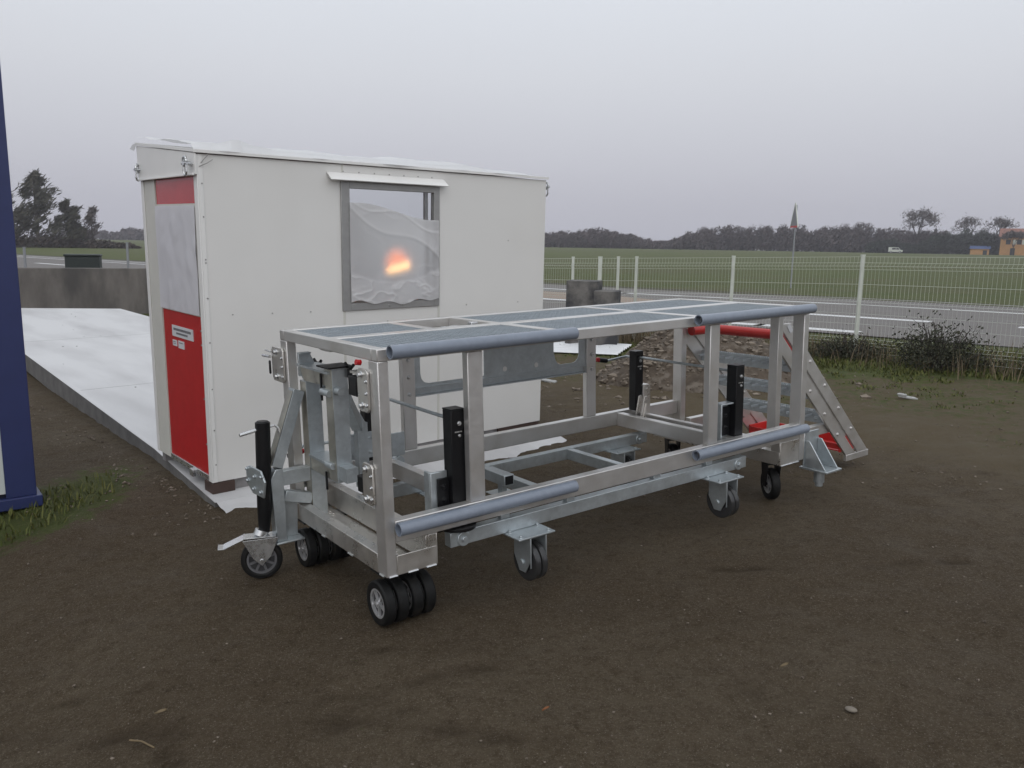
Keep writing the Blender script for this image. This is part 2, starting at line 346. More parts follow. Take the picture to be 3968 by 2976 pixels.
def ground_mat():
    m = bpy.data.materials.new('dirt_and_grass'); m.use_nodes = True; t = m.node_tree; K = t.links.new; b = t.nodes['Principled BSDF']
    co = N(t, 'ShaderNodeTexCoord')
    def noi(sc, det=6, ro=.65, st=None):
        n = N(t, 'ShaderNodeTexNoise'); n.inputs['Scale'].default_value = sc; n.inputs['Detail'].default_value = det; n.inputs['Roughness'].default_value = ro
        if st:
            mp = N(t, 'ShaderNodeMapping'); mp.inputs['Scale'].default_value = st; K(co.outputs['Object'], mp.inputs[0]); K(mp.outputs[0], n.inputs['Vector'])
        else: K(co.outputs['Object'], n.inputs['Vector'])
        return n.outputs['Fac']
    def rng(sock, a, c, lo=0, hi=1):
        r = N(t, 'ShaderNodeMapRange'); r.inputs['From Min'].default_value = a; r.inputs['From Max'].default_value = c; r.inputs['To Min'].default_value = lo; r.inputs['To Max'].default_value = hi
        K(sock, r.inputs['Value']); return r.outputs[0]
    def mixc(f, a, c, mode='MIX'):
        x = N(t, 'ShaderNodeMixRGB', blend_type=mode)
        for s_, v in ((0, f), (1, a), (2, c)):
            if isinstance(v, bpy.types.NodeSocket): K(v, x.inputs[s_])
            elif s_ == 0: x.inputs[0].default_value = v
            else: x.inputs[s_].default_value = (*v, 1)
        return x.outputs[0]
    ar = N(t, 'ShaderNodeAttribute', attribute_name='rut'); ag = N(t, 'ShaderNodeAttribute', attribute_name='grass'); aw = N(t, 'ShaderNodeAttribute', attribute_name='wet')
    d = mixc(rng(noi(1.1), .35, .65), (0.094, 0.069, 0.043), (0.108, 0.081, 0.052))
    d = mixc(rng(aw.outputs['Fac'], .3, .75), d, (0.122, 0.094, 0.062))
    d = mixc(rng(noi(14, 9, .85), .47, .68), d, (0.056, 0.037, 0.020))
    d = mixc(rng(noi(52, 7, .85), .32, .48, .75, 0), d, (0.046, 0.031, 0.018))
    d = mixc(rng(noi(70, 6, .85), .50, .64, 0, .85), d, (0.175, 0.142, 0.102))
    d = mixc(rng(noi(170, 3, .7), .60, .69), d, (0.29, 0.25, 0.20))
    ay = N(t, 'ShaderNodeAttribute', attribute_name='dry'); dd = N(t, 'ShaderNodeMath', operation='ADD'); K(ay.outputs['Fac'], dd.inputs[0]); K(rng(noi(6, 8, .8), .25, .75, -.4, .4), dd.inputs[1])
    d = mixc(rng(dd.outputs[0], .25, .95, 0, .75), d, (0.150, 0.119, 0.074))
    d = mixc(rng(ar.outputs['Fac'], .1, .8, 0, .5), d, (0.045, 0.030, 0.017))
    gr = mixc(rng(noi(.35, 8, .7), .35, .65), (0.072, 0.098, 0.026), (0.108, 0.122, 0.040))
    gr = mixc(rng(noi(.06, 4, .6, (1, 4, 1)), .45, .7), gr, (0.105, 0.098, 0.050))
    gr = mixc(rng(noi(3.5, 8, .8), .5, .75), gr, (0.038, 0.050, 0.018))
    gr = mixc(rng(noi(38, 4, .8), .52, .7), gr, (0.135, 0.135, 0.062))
    ad = N(t, 'ShaderNodeMath', operation='ADD'); K(ag.outputs['Fac'], ad.inputs[0]); K(rng(noi(9, 6, .8), .25, .75, -.45, .45), ad.inputs[1])
    f = rng(ad.outputs[0], .38, .62)
    K(mixc(f, d, gr), b.inputs['Base Color'])
    K(rng(noi(4), .3, .7, .62, .95), b.inputs['Roughness']); b.inputs['Specular IOR Level'].default_value = 0.12
    bp = N(t, 'ShaderNodeBump'); bp.inputs['Strength'].default_value = 1.0; bp.inputs['Distance'].default_value = .02
    hh = N(t, 'ShaderNodeMath', operation='ADD'); K(noi(42, 8, .75), hh.inputs[0]); K(rng(noi(150, 3, .6), .3, .8, 0, .6), hh.inputs[1]); K(hh.outputs[0], bp.inputs['Height'])
    K(bp.outputs[0], b.inputs['Normal'])
    return m
gme.materials.append(ground_mat())

# ------------------------------------------------------------------ road and its markings
def strip(name, pts, w0, w1, z, material, lab=None, cat=None, kind='structure', sub=6):
    # pts polyline; ribbon between offsets w0..w1 along the normal
    P = [Vector((x, y, 0)) for x, y in pts]; Q = []
    for a, b in zip(P[:-1], P[1:]):
        for k in range(sub): Q.append(a.lerp(b, k / sub))
    Q.append(P[-1]); me = MB(); vs = []
    for i, q in enumerate(Q):
        d = (Q[min(i + 1, len(Q) - 1)] - Q[max(i - 1, 0)]).normalized(); n = Vector((-d.y, d.x, 0))
        for w in (w0, w1):
            p = q + n * w; vs.append((p.x, p.y, z))
    me.add(vs, [(2 * i, 2 * i + 2, 2 * i + 3, 2 * i + 1) for i in range(len(Q) - 1)])
    o = me.build(name, material); tag(o, lab, cat, kind=kind); return o
ASPH = mat('asphalt', (0.112, 0.098, 0.088), 0.6, 0, 0.16, 1.2, (1, 1, 1), 0.35, 60, rvar=.08)
ASPH_WARM = mat('asphalt_reflection_tint', (0.22, 0.15, 0.095), 0.5, 0, 0.1, 1.5, bump=.3, bscale=60)  # tan tint paints a warm light reflection onto the asphalt
PAINT = mat('road_paint', (0.66, 0.66, 0.66), 0.6, 0, 0.08, 3)
CL = [(-96, 118), (-60, 79.0), (-31.4, 53.6), (-26.9, 49.6), (-12, 36.3), (1.0, 25.3), (7.7, 20.9), (9.9, 19.2), (15, 15.2), (30, 2.6), (60, -24)]
strip('road', CL, -4.6, 8.1, -.012, ASPH, 'grey asphalt road crossing behind the fence', 'road')
def along(a, b):            # points of the centre line between distances a and b
    P = [Vector((x, y)) for x, y in CL]; o = []; acc = 0
    for p, q in zip(P[:-1], P[1:]):
        l = (q - p).length
        for k in range(40):
            t = acc + l * k / 40
            if a <= t <= b: v = p.lerp(q, k / 40); o.append((v.x, v.y))
        acc += l
    return o
def dist_at(x):
    P = [Vector(c) for c in CL]; acc = 0
    for p, q in zip(P[:-1], P[1:]):
        if p.x <= x <= q.x: return acc + (q - p).length * (x - p.x) / (q.x - p.x)
        acc += (q - p).length
mk = MB()
def ribbon(pts, w0, w1, z):
    Q = [Vector((x, y, 0)) for x, y in pts]; vs = []
    for i, q in enumerate(Q):
        d = (Q[min(i + 1, len(Q) - 1)] - Q[max(i - 1, 0)]).normalized(); n = Vector((-d.y, d.x, 0))
        for w in (w0, w1): p = q + n * w; vs.append((p.x, p.y, z))
    mk.add(vs, [(2 * i, 2 * i + 2, 2 * i + 3, 2 * i + 1) for i in range(len(Q) - 1)])
for x0, x1 in ((-44, -35.6), (-31.2, -26.6), (-23.5, -19), (-16, -10), (-5.5, 2.6), (5.0, 9.9), (11.2, 16.5), (18, 24)):
    ribbon(along(dist_at(x0), dist_at(x1)), -.22, .22, -.008)
ribbon(along(dist_at(-90), dist_at(28)), 4.85, 5.15, -.008)
ribbon(along(dist_at(2.2), dist_at(9.5)), -4.2, -3.75, -.008)
ribbon(along(dist_at(-50), dist_at(-20)), 6.6, 6.85, -.008)
tag(mk.build('road_markings', PAINT), 'white painted lines on the asphalt road', 'road marking', kind='structure')
strip('verge', CL, 8.1, 8.75, .01, mat('dark_earth', (0.045, 0.035, 0.026), .9, 0, .4, 6), 'dark strip of bare earth along the far road edge', 'verge')
tan = MB(); Q = along(dist_at(-9), dist_at(5.2)); vs = []  # tinted strip imitates warm light reflected on the wet lane
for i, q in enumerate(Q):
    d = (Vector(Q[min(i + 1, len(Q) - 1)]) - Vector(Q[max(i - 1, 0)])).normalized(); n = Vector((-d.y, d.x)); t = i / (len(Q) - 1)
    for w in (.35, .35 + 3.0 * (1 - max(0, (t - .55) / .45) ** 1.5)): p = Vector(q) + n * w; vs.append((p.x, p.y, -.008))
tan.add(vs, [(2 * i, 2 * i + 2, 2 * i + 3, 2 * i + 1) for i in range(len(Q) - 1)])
tag(tan.build('road_reflection', ASPH_WARM), 'warm light reflection painted as a tan tint in the far lane of the road', 'painted reflection', kind='structure')

# ------------------------------------------------------------------ cabin frame of reference and the concrete pad
def mat4(rows, o): return Matrix(((*rows[0], o[0]), (*rows[1], o[1]), (*rows[2], o[2]), (0, 0, 0, 1)))
SM = mat4([[0.745900, -0.666049, 0.003437], [0.665979, 0.745723, -0.019201], [0.010226, 0.016611, 0.999810]], (-1.9369, 5.0951, 0.0444))
CM = mat4([[0.801628, -0.596899, -0.033220], [0.597115, 0.802145, -0.004086], [0.029086, -0.016560, 0.999440]], (-0.50114, 3.20508, -0.03066))
pad = MB()
rag = [(-0.06, -.165), (.4, -.17), (1.4, -.17), (2.99, -.17), (3.0, 1.2), (3.02, 4), (3.075, 10.8), (3.08, 12.54), (1.5, 13.6), (-.2, 14.7), (.02, 13.5), (.309, 7.2), (.067, 1.352)]
pad.prism(rag, 'z', -.30, -.079, 1); pad.prism([(x * .999 + .002, y) for x, y in rag], 'z', -.079, -.075, 0)
for yj in (4.1, 8.3): pad.box(.2 + yj * .008, 3.0, yj, yj + .006, -.0748, -.0743, 1)
for _ in range(22):
    xx, yy = random.uniform(.4, 2.9), random.uniform(1.3, 12); pad.box(xx, xx + random.uniform(.006, .025), yy, yy + random.uniform(.006, .016), -.0748, -.070, 1)
pado = pad.build('concrete_pad', [SLABW, CONC3]); pado.matrix_world = SM
sp = MB(); SI = SM.inverted(); ns, ms = 120, 10; vs = []
for i in range(ns + 1):
    x = -.05 + 2.98 * i / ns
    ye = -.30 - .22 * sstep(0, .25, x) - .06 * fbm(x, 0, 2.4, 3.3, 4) - .05 * fbm(x, 0, 9, 5.3, 3) + .30 * sstep(2.75, 2.93, x)
    for j in range(ms + 1):
        t = j / ms; y = -.16 + (ye + .16) * t; w = SM @ Vector((x, y, 0)); zl = (SI @ Vector((w.x, w.y, gz(w.x, w.y)))).z + .012 - .02 * t ** 6
        k = sstep(0, .5, t); vs.append((x, y, (-.0755) * (1 - k) + max(zl, -.2) * k))
sp.add(vs, [(i * (ms + 1) + j, i * (ms + 1) + j + 1, (i + 1) * (ms + 1) + j + 1, (i + 1) * (ms + 1) + j) for i in range(ns) for j in range(ms)])
spo = sp.build('white_spill', SLABW, flip=False, angle=180); spo.matrix_world = SM; tag(spo, 'white coating spilled onto the dirt in front of the cabin', 'spill', kind='structure')
tag(pado, 'long concrete pad with a white coated top under the cabin', 'concrete pad', kind='structure')

# ------------------------------------------------------------------ work platform cart
WY, LX, TZ = 1.053, 2.93, 1.215
cart = empty('platform_cart', 'aluminium and galvanised wheeled work platform with grey bumper tubes and stairs', 'platform cart', CM)
def deck(b):
    b.box(0, LX, 0, .05, 1.165, TZ); b.box(0, LX, WY - .05, WY, 1.165, TZ)
    for x0, x1 in ((0.0, .05), (.965, 1.015), (1.965, 2.015), (LX - .05, LX)): b.box(x0, x1, .0505, WY - .0505, 1.165, TZ - (0 if x0 in (0.0, LX - .05) else .001))
    for x0, x1 in ((.0505, .9645), (1.0155, 1.9645), (2.0155, LX - .0505)): b.box(x0, x1, .500, .575, 1.167, TZ - .0015)
    b.box(.575, .625, .5755, WY - .0505, 1.167, TZ - .002)
    b.prism([(.43, 1.165), (.60, 1.165), (.56, 1.158), (.47, 1.158)], 'x', .005, .045)
part('deck_frame', ALU, cart, deck, .004)
def grating(x0, x1, y0, y1):
    b = MB(); z0, z1 = 1.182, 1.209; n = int((y1 - y0) / .0125)
    for i in range(n + 1):
        y = y0 + (y1 - y0) * i / n; b.box(x0, x1, y - .0012, y + .0012, z0, z1 - (.0006 * (i % 3)))
    k = int((x1 - x0) / .033)
    for i in range(k + 1):
        x = x0 + (x1 - x0) * i / k; b.box(x - .0025, x + .0025, y0, y1, z1 - .012, z1 - .0005)
    b.build('deck_grating', GRATE, cart, flip=False)
for x0, x1 in ((.051, .964), (1.016, 1.964), (2.016, LX - .051)): grating(x0, x1, .051, .499)
for x0, x1 in ((.051, .574), (1.016, 1.964), (2.016, LX - .051)): grating(x0, x1, .576, WY - .051)
part('hatch_latch', ZINC, cart, lambda b: (b.box(.70, .80, .60, .66, 1.195, 1.208), b.cyl((.80, .63, 1.2), (.86, .63, 1.2), .008, 8), b.box(.86, .90, .61, .65, 1.19, 1.222)), .003)
POSTS = [(0, .05, 0, .08, .25), (LX - .05, LX, 0, .08, .25), (0, .05, WY - .08, WY, .34), (LX - .05, LX, WY - .08, WY, .34),
         (.432, .512, .004, .046, .4885), (2.022, 2.102, .004, .046, .4885), (.66, .74, 1.008, 1.049, .4885), (2.015, 2.095, 1.008, 1.049, .4885), (LX - .05, LX, .18, .245, .34)]
for x0, x1, y0, y1, z0 in POSTS: part('post', ALU, cart, lambda b: b.box(x0, x1, y0, y1, z0, 1.1645), .004)
for y0, y1 in ((0.0, .05), (WY - .05, WY)): part('bottom_rail', ALU, cart, lambda b: b.box(.0505, LX - .0505, y0, y1, .395, .488), .004)
for x0, x1, z0, z1 in ((.50, .55, .397, .482), (2.28, 2.33, .392, .480), (2.412, 2.45, .40, .478)):
    part('cross_beam', ALU, cart, lambda b: b.box(x0, x1, .0505, WY - .0505, z0, z1), .004)
def tray(b):
    b.box(0, .05, .0805, WY - .0805, .25, .335); b.box(.195, .245, .0065, WY - .0065, .275, .39)
    b.box(.0505, .1945, .0065, WY - .0065, .258, .266); b.box(.0505, .245, 0, .006, .25, .337); b.box(.0505, .245, WY - .006, WY, .25, .337)
    for y0 in (.007, WY - .052): b.box(.197, .243, y0, y0 + .045, .39, .3945)
    b.box(.205, .245, 0, .006, .338, .3945)
    b.box(.245, .25, 0.0, .05, .252, .3945)
    for y in (.14, .19, .24, .86, .90, .94): b.bolt((.1, y, .266), (0, 0, 1), .008, .01); b.bolt((.15, y, .266), (0, 0, 1), .008, .01)
part('wheel_tray', ALU2, cart, tray, .003)
def tray2(b):
    b.box(2.69, 2.74, .0065, WY - .0065, .25, .335); b.box(LX - .05, LX, .0805, WY - .0805, .25, .335)
    b.box(2.7405, LX - .0505, .0065, WY - .0065, .258, .266)
    for y0, y1 in ((0, .006), (WY - .006, WY)): b.box(2.69, LX - .0505, y0, y1, .247, .3945)
    b.box(2.69, 2.696, .0065, .07, .335, .3945)
    b.box(LX + .0005, LX + .006, .0, .14, .25, .42)
part('wheel_tray', ALU2, cart, tray2, .003)
def bumper(x0, x1, z):
    b = MB(); b.pipe((x0, -.030, z), (x1, -.030, z), .029, .005, 24, 0)
    for x in (x0 + .06, x1 - .06): b.box(x - .02, x + .02, -.012, -.0005, z - .02, min(z + .018, 1.213), 1)
    b.build('bumper_tube', [TUBE, ALU], cart)
bumper(.042, 1.016, 1.203); bumper(1.88, 2.915, 1.203); bumper(.047, 1.012, .461); bumper(1.886, 2.90, .461)

# wheels: tyre (0), rim (1)
def wheel(b, c, axis, r, w, rim=.68, spokes=6, m0=0, m1=1):
    h = w / 2
    b.lathe(c, axis, [(-h * .8, r * rim), (-h, r * .80), (-h * .92, r * .94), (-h * .6, r), (h * .6, r), (h * .92, r * .94), (h, r * .80), (h * .8, r * rim)], 32, m0)
    b.lathe(c, axis, [(-h * .78, r * rim), (-h * .78, r * rim * .86), (h * .78, r * rim * .86), (h * .78, r * rim)], 32, m1)
    b.lathe(c, axis, [(-h * .3, r * rim * .87), (-h * .3, .001), (h * .3, .001), (h * .3, r * rim * .87)], 24, m1 if spokes == 0 else 2)
    c = Vector(c); d = Vector(axis).normalized(); x, y = b.frame_of(d)
    for k in range(spokes):
        a = 2 * math.pi * k / spokes + .3; v = x * math.cos(a) + y * math.sin(a)
        b.beam(c - d * 0 + v * r * .12, c + v * r * rim * .9, r * .11, h * 1.3, d, m1)
    b.cyl(c - d * h * .85, c + d * h * .85, r * .2, 14, m=m1); b.cyl(c - d * h * 1.05, c + d * h * 1.05, r * .08, 10, m=m1)
GLOSSY = mat('polished_tread', (0.045, 0.045, 0.046), 0.2, 0.2)
DARKHUB = mat('rim_recess', (0.05, 0.05, 0.052), 0.5, 0.3)
def quad_wheels(y0):
    hsg = MB()
    hsg.box(.06, .075, y0 - .03, y0 + .03, .10, .249); hsg.box(.165, .18, y0 - .03, y0 + .03, .10, .249); hsg.box(-.0, .24, y0 - .05, y0 + .05, .238, .2495)
    hsg.cyl((.0, y0, .1), (.24, y0, .1), .012, 12)
    root = hsg.build('castor_fork', BLACK, cart, .002)
    for x in (.022, .084, .156, .218):
        w = MB(); wheel(w, (x, y0, .1), (1, 0, 0), .1, .052, .66, 5); w.build('wheel', [RUBBER, RIM, DARKHUB], root)
quad_wheels(.105); quad_wheels(.935)
def single_caster(x, y, turn):
    k = MB(); k.box(-.055, .055, -.06, .06, .236, .2475)
    for q in (-1, 1): k.prism([(-.05, .236), (.05, .236), (.022, .085), (-.022, .085)], 'x', q * .042 - .003, q * .042 + .003)
    k.cyl((-.05, 0, .1), (.05, 0, .1), .01, 10)
    root = k.build('castor_fork', BLACK, cart, .002); root.location = (x, y, 0); root.rotation_euler = (0, 0, turn)
    w = MB(); wheel(w, (0, 0, .1), (1, 0, 0), .1, .055, .62, 5); w.build('wheel', [RUBBER, RIM, DARKHUB], root)
single_caster(2.765, .115, R(-30)); single_caster(2.765, .94, R(-30))

# galvanised undercarriage
def ucar(b):
    for y0, y1 in ((0.001, .051), (.80, .85)): b.box(.318, 2.362, y0, y1, .305, .372)
    for x in (1.035, 1.665): b.box(x, x + .045, .0515, .7995, .307, .370)
    for x in (.995, 1.60, .60, 2.02): b.box(x, x + .05, .010, .045, .3722, .3948)
    for y in (.001, .80):
        for x in (.385, 2.29): b.cyl((x, y - .007, .335), (x, y, .335), .034, 20); b.cyl((x, y - .016, .335), (x, y - .006, .335), .014, 6)
    b.box(.80, .86, .26, .45, .43, .485); b.box(.815, .845, .30, .34, .371, .43); b.box(.78, .90, .28, .40, .3707, .376)
uc = part('undercarriage', GALV, cart, ucar, .004)
part('drawbar_socket', BLACK, uc, lambda b: b.box(.806, .854, .258, .262, .436, .479))
for x0, y0 in ((.61, -.112), (1.99, -.112), (.615, .70), (1.995, .70)):
    b = MB(); b.box(x0, x0 + .21, y0, y0 + .132, .2965, .3045)
    for dx in (.025, .185):
        for dy in (.022, .105): b.bolt((x0 + dx, y0 + dy, .3045), (0, 0, 1), .008, .01)
    xc, yc = x0 + .115, y0 + .068
    for sx in (-1, 1): b.prism([(yc - .062, .296), (yc + .062, .296), (yc + .062, .19), (yc + .022, .118), (yc - .022, .118), (yc - .062, .19)], 'x', xc + sx * .046 - .0035, xc + sx * .046 + .0035)
    b.box(xc - .05, xc + .05, yc - .05, yc + .05, .287, .2962); b.cyl((xc - .058, yc, .165), (xc + .058, yc, .165), .014, 10); b.box(xc - .052, xc - .0435, yc - .066, yc - .0625, .15, .296)
    root = b.build('castor_fork', GALV, uc, .002)
    w = MB()
    wheel(w, (xc - .019, yc, .163), (1, 0, 0), .093, .032, .55, 0); wheel(w, (xc + .019, yc, .163), (1, 0, 0), .093, .032, .55, 0)
    # wheel mesh belongs to the undercarriage, next to its fork
    w.build('castor_wheel', [GLOSSY, DARKHUB, DARKHUB], uc)

# lifting jacks
def jack(x0, x1, y0, y1, z0, z1, rod_side):
    b = MB(); b.box(x0, x1, y0, y1, z0, z1); b.box(x0 - .002, x1 + .002, y0 - .002, y1 + .002, z1, z1 + .006)
    o = b.build('lifting_jack', BLACK, cart, .006)
    xm, ym = (x0 + x1) / 2, (y0 + y1) / 2
    part('jack_mark', ZINC, o, lambda b: b.box(x0 + .016, x1 - .016, y0 - .0035, y0 - .0022, z1 - .10, z1 - .094))
    pieces('jack_bolt', ZINC, o, [lambda b: b.bolt((xm + .006, y0 - .002, z1 - .06), (0, -1, 0), .007, .008), lambda b: b.bolt((xm + .006, y0 - .002, z1 - .115), (0, -1, 0), .005, .006)])
    return o
jA = jack(.372, .442, .055, .125, .3915, .905, 1); jB = jack(2.32, 2.392, .055, .125, .482, .898, 1)
jC = jack(.392, .462, .940, 1.003, .4885, .888, -1); jD = jack(2.392, 2.462, .940, 1.003, .4885, .888, -1)
part('jack_flange', BLACK, jA, lambda b: (b.cyl((.385, .048, .3775), (.385, .048, .3905), .085, 28), [b.bolt((.385 + .06 * math.cos(a), .048 + .06 * math.sin(a), .377), (0, 0, -1), .008, .008) for a in (3.6, 4.7, 5.8)], b.cyl((.407, .09, .3), (.407, .09, .378), .028, 16)))
part('jack_bracket', GALV, jA, lambda b: (b.box(.285, .3715, .10, .112, .43, .63), b.box(.285, .297, .112, .16, .43, .63)), .004)
part('bracket_plate', BLACK, jA, lambda b: (b.box(.315, .3712, .088, .0995, .455, .60), b.bolt((.345, .088, .50), (0, -1, 0)), b.bolt((.345, .088, .56), (0, -1, 0))), .004)
part('jack_bracket', GALV, jB, lambda b: (b.box(2.20, 2.3195, .112, .122, .45, .69), b.box(2.20, 2.212, .06, .112, .45, .69), b.box(2.212, 2.31, .06, .1115, .68, .69), b.box(2.22, 2.31, .07, .12, .42, .449)), .004)
part('bracket_plate', BLACK, jB, lambda b: (b.box(2.25, 2.3192, .095, .1115, .49, .66), b.bolt((2.285, .095, .54), (0, -1, 0)), b.bolt((2.285, .095, .61), (0, -1, 0))), .004)
def clevis(b):
    b.prism([(.36, 2.44), (.63, 2.45), (.66, 2.455), (.66, 2.515), (.63, 2.522), (.36, 2.515)], 'y', .905, .935) if False else None
    b.prism([(2.44, .40), (2.515, .40), (2.52, .64), (2.505, .662), (2.45, .662)], 'y', .925, .937)
    b.box(2.45, 2.51, .9375, .985, .652, .662)
    for y in (.862, .912): b.prism([(2.36, .40), (2.43, .40), (2.435, .56), (2.42, .60), (2.40, .595)], 'y', y, y + .01)
    b.beam((2.38, .872, .42), (2.412, .872, .55), .035, .006, (1, 0, 0)); b.box(2.36, 2.52, .862, .937, .385, .3995)
    for z in (.44, .52, .63): b.bolt((2.48, .925, z), (0, -1, 0), .008, .006)
part('jack_bracket', ALU2, jD, clevis, .003)
part('jack_bracket', GALV, jC, lambda b: (b.box(.26, .42, .915, .925, .515, .655), b.box(.26, .27, .9255, 1.0, .515, .655), b.box(.52, .60, .90, .91, .50, .628), b.box(.4625, .53, .9255, .94, .60, .64), b.cyl((.56, .89, .47), (.56, .95, .47), .03, 14), [b.bolt((x, .915, z), (0, -1, 0), .007, .006) for x in (.40, .29) for z in (.545, .62)]), .004)
for x, z in ((.407, .857), (2.41, .852)): part('drive_rod', GALV, cart, lambda b: (b.cyl((x - .0, .1255, z), (x + .015, .9395, z), .0085, 12), b.cyl((x, .1255, z), (x, .15, z), .014, 12)))
def crank(name, p0, p1, p2, p3):
    o = part(name, GALV, cart, lambda b: b.path([p0, p1, p2], .008, 10))
    part('grip', BLACK, o, lambda b: b.cyl(p2, p3, .016, 14)); part('grip_end', RED, o, lambda b: b.cyl(p3, Vector(p3) + (Vector(p3) - Vector(p2)) * .35, .017, 14, .012))
crank('crank_handle', (2.43, 1.004, .845), (2.43, 1.07, .845), (2.272, 1.1, .826), (2.20, 1.1, .840))
crank('crank_handle', (.40, 1.004, .60), (.10, 1.075, .60), (.018, 1.09, .550), (.085, 1.10, .560))

# galvanised hitch frame with its jockey wheel
hf = part('hitch_frame', [GALV, GALV_WARM], cart, lambda b: (  # thin warm skins put reflected ground colour on the end-facing sides
    b.box(.06, .138, .90, .975, .2665, .965), b.box(.0585, .0598, .902, .973, .27, .96, 1),
    b.box(.06, .138, .58, .662, .515, 1.065), b.box(.0585, .0598, .582, .66, .52, 1.06, 1),
    b.prism([(.664, .975), (.664, 1.035), (.99, 1.035), (1.0, 1.015), (.93, .9655), (.90, .9655), (.78, .968)], 'x', .062, .136), b.prism([(.664, .977), (.664, 1.033), (.985, 1.033), (.92, .968), (.78, .97)], 'x', .0605, .0618, 1),
    b.prism([(.045, .60), (.155, .60), (.155, .93), (.13, 1.02), (.09, 1.03), (.05, .99)], 'z', 1.0355, 1.047),
    b.box(.062, .136, .664, .898, .515, .585), b.box(.0605, .0618, .666, .896, .518, .583, 1), b.box(.05, .15, .60, .898, .5855, .598),
    b.box(.062, .136, .70, .74, .944, .9645), b.cyl((.055, .69, .945), (.055, .60, .945), .018, 14), b.cyl((.05, .67, .595), (.05, .60, .595), .016, 14),
    b.box(.07, .13, .50, .579, .53, .60), b.cyl((.08, .575, .96), (.08, .53, .96), .02, 12)), .004)
pieces('slot_plate', BLACK, hf, [lambda b: b.box(.050, .0575, .690, .702, .90, 1.03), lambda b: b.box(.050, .0575, .690, .702, .46, .55)]); part('cover_plate', BLACK, hf, lambda b: b.box(.035, .165, .565, .70, 1.0655, 1.072))
part('diagonal_brace', [GALV, GALV_WARM], hf, lambda b: (b.beam((.025, .935, .925), (-.112, .935, .555), .068, .056, (1, 0, .35)), b.beam((-.010, .934, .925), (-.1455, .934, .558), .060, .002, (1, 0, .37), 1), b.beam((.20, .80, .90), (.30, .80, .71), .05, .05, (1, 0, 0)), b.beam((.12, .62, .95), (.28, .80, .72), .05, .05, (0, 0, 1)), b.box(.27, .325, .78, .83, .40, .74)), .003)
part('outer_leg', GALV, hf, lambda b: (b.prism([(-.148, .50), (-.122, .545), (-.085, .545), (-.085, .175), (-.138, .175)], 'y', .90, .962), b.box(-.0845, .0595, .908, .956, .455, .53), b.prism([(-.0845, .1755), (-.012, .1755), (-.004, .335), (-.03, .385), (-.0845, .385)], 'y', .946, .954),
    b.box(-.148, .0, .88, .985, .165, .1745), b.beam((-.08, .93, .40), (.06, .93, .362), .05, .055, (0, 0, 1))), .003)
part('clamp_plate', GALV, hf, lambda b: (b.prism([(.80, .445), (.95, .435), (1.03, .47), (1.03, .545), (.98, .57), (.82, .575), (.77, .53)], 'x', -.226, -.216), [b.bolt((-.226, y, z), (-1, 0, 0), .009, .012) for y, z in ((.82, .47), (.92, .465), (1.0, .49), (1.0, .55), (.9, .53), (.80, .55))]), .003)
jw = part('jockey_jack', BLACK, cart, lambda b: (b.cyl((-.179, .93, .36), (-.160, .93, .785), .036, 24), b.cyl((-.190, .93, .235), (-.179, .93, .36), .026, 24, .036), b.cyl((-.16, .93, .785), (-.1597, .93, .792), .034, 24, .026)))
pieces('jack_handle', ZINC, jw, [lambda b: b.cyl((-.275, .93, .738), (-.19, .93, .752), .009, 10), lambda b: b.path([(-.135, .93, .755), (-.10, .93, .762), (-.085, .925, .745), (-.08, .92, .70)], .006, 8)])
ax = Vector((-.31, -.95, 0)).normalized(); wc = Vector((-.212, .93, .1)); lf = Vector((-.95, .31, 0)).normalized()
def fork(b):
    for s in (-1, 1):
        o = ax * (s * .034)
        pts = [wc + lf * .085 + Vector((0, 0, .112)), wc - lf * .085 + Vector((0, 0, .112)), wc - lf * .045 + Vector((0, 0, .02)), wc + Vector((0, 0, -.025)), wc + lf * .04 + Vector((0, 0, .015))]
        vs = [p + o - ax * .002 for p in pts] + [p + o + ax * .002 for p in pts]; n = 5
        b.add(vs, [tuple(range(n)), tuple(range(2 * n - 1, n - 1, -1))] + [(i, n + i, n + (i + 1) % n, (i + 1) % n) for i in range(n)])
    b.beam(wc - lf * .075 + Vector((0, 0, .117)), wc + lf * .08 + Vector((0, 0, .122)), .075, .006); b.cyl(wc + Vector((0, 0, .12)), wc + Vector((.012, 0, .145)), .035, 16)
    b.beam(wc + lf * .07 + Vector((0, 0, .124)), wc + lf * .175 + Vector((0, 0, .082)), .075, .005); b.beam(wc + lf * .175 + Vector((0, 0, .082)), wc + lf * .20 + Vector((0, 0, .084)), .07, .005); b.beam(wc + lf * .07 + ax * -.036 + Vector((0, 0, .113)), wc + lf * .175 + ax * -.036 + Vector((0, 0, .074)), .003, .02)
    b.cyl(wc - ax * .042, wc + ax * .042, .01, 10)
jf = part('castor_fork', ZINC, jw, fork, .001)
w = MB(); wheel(w, wc, ax, .1, .046, .72, 8); w.build('jockey_wheel', [RUBBER, POLY, DARKHUB], jw)

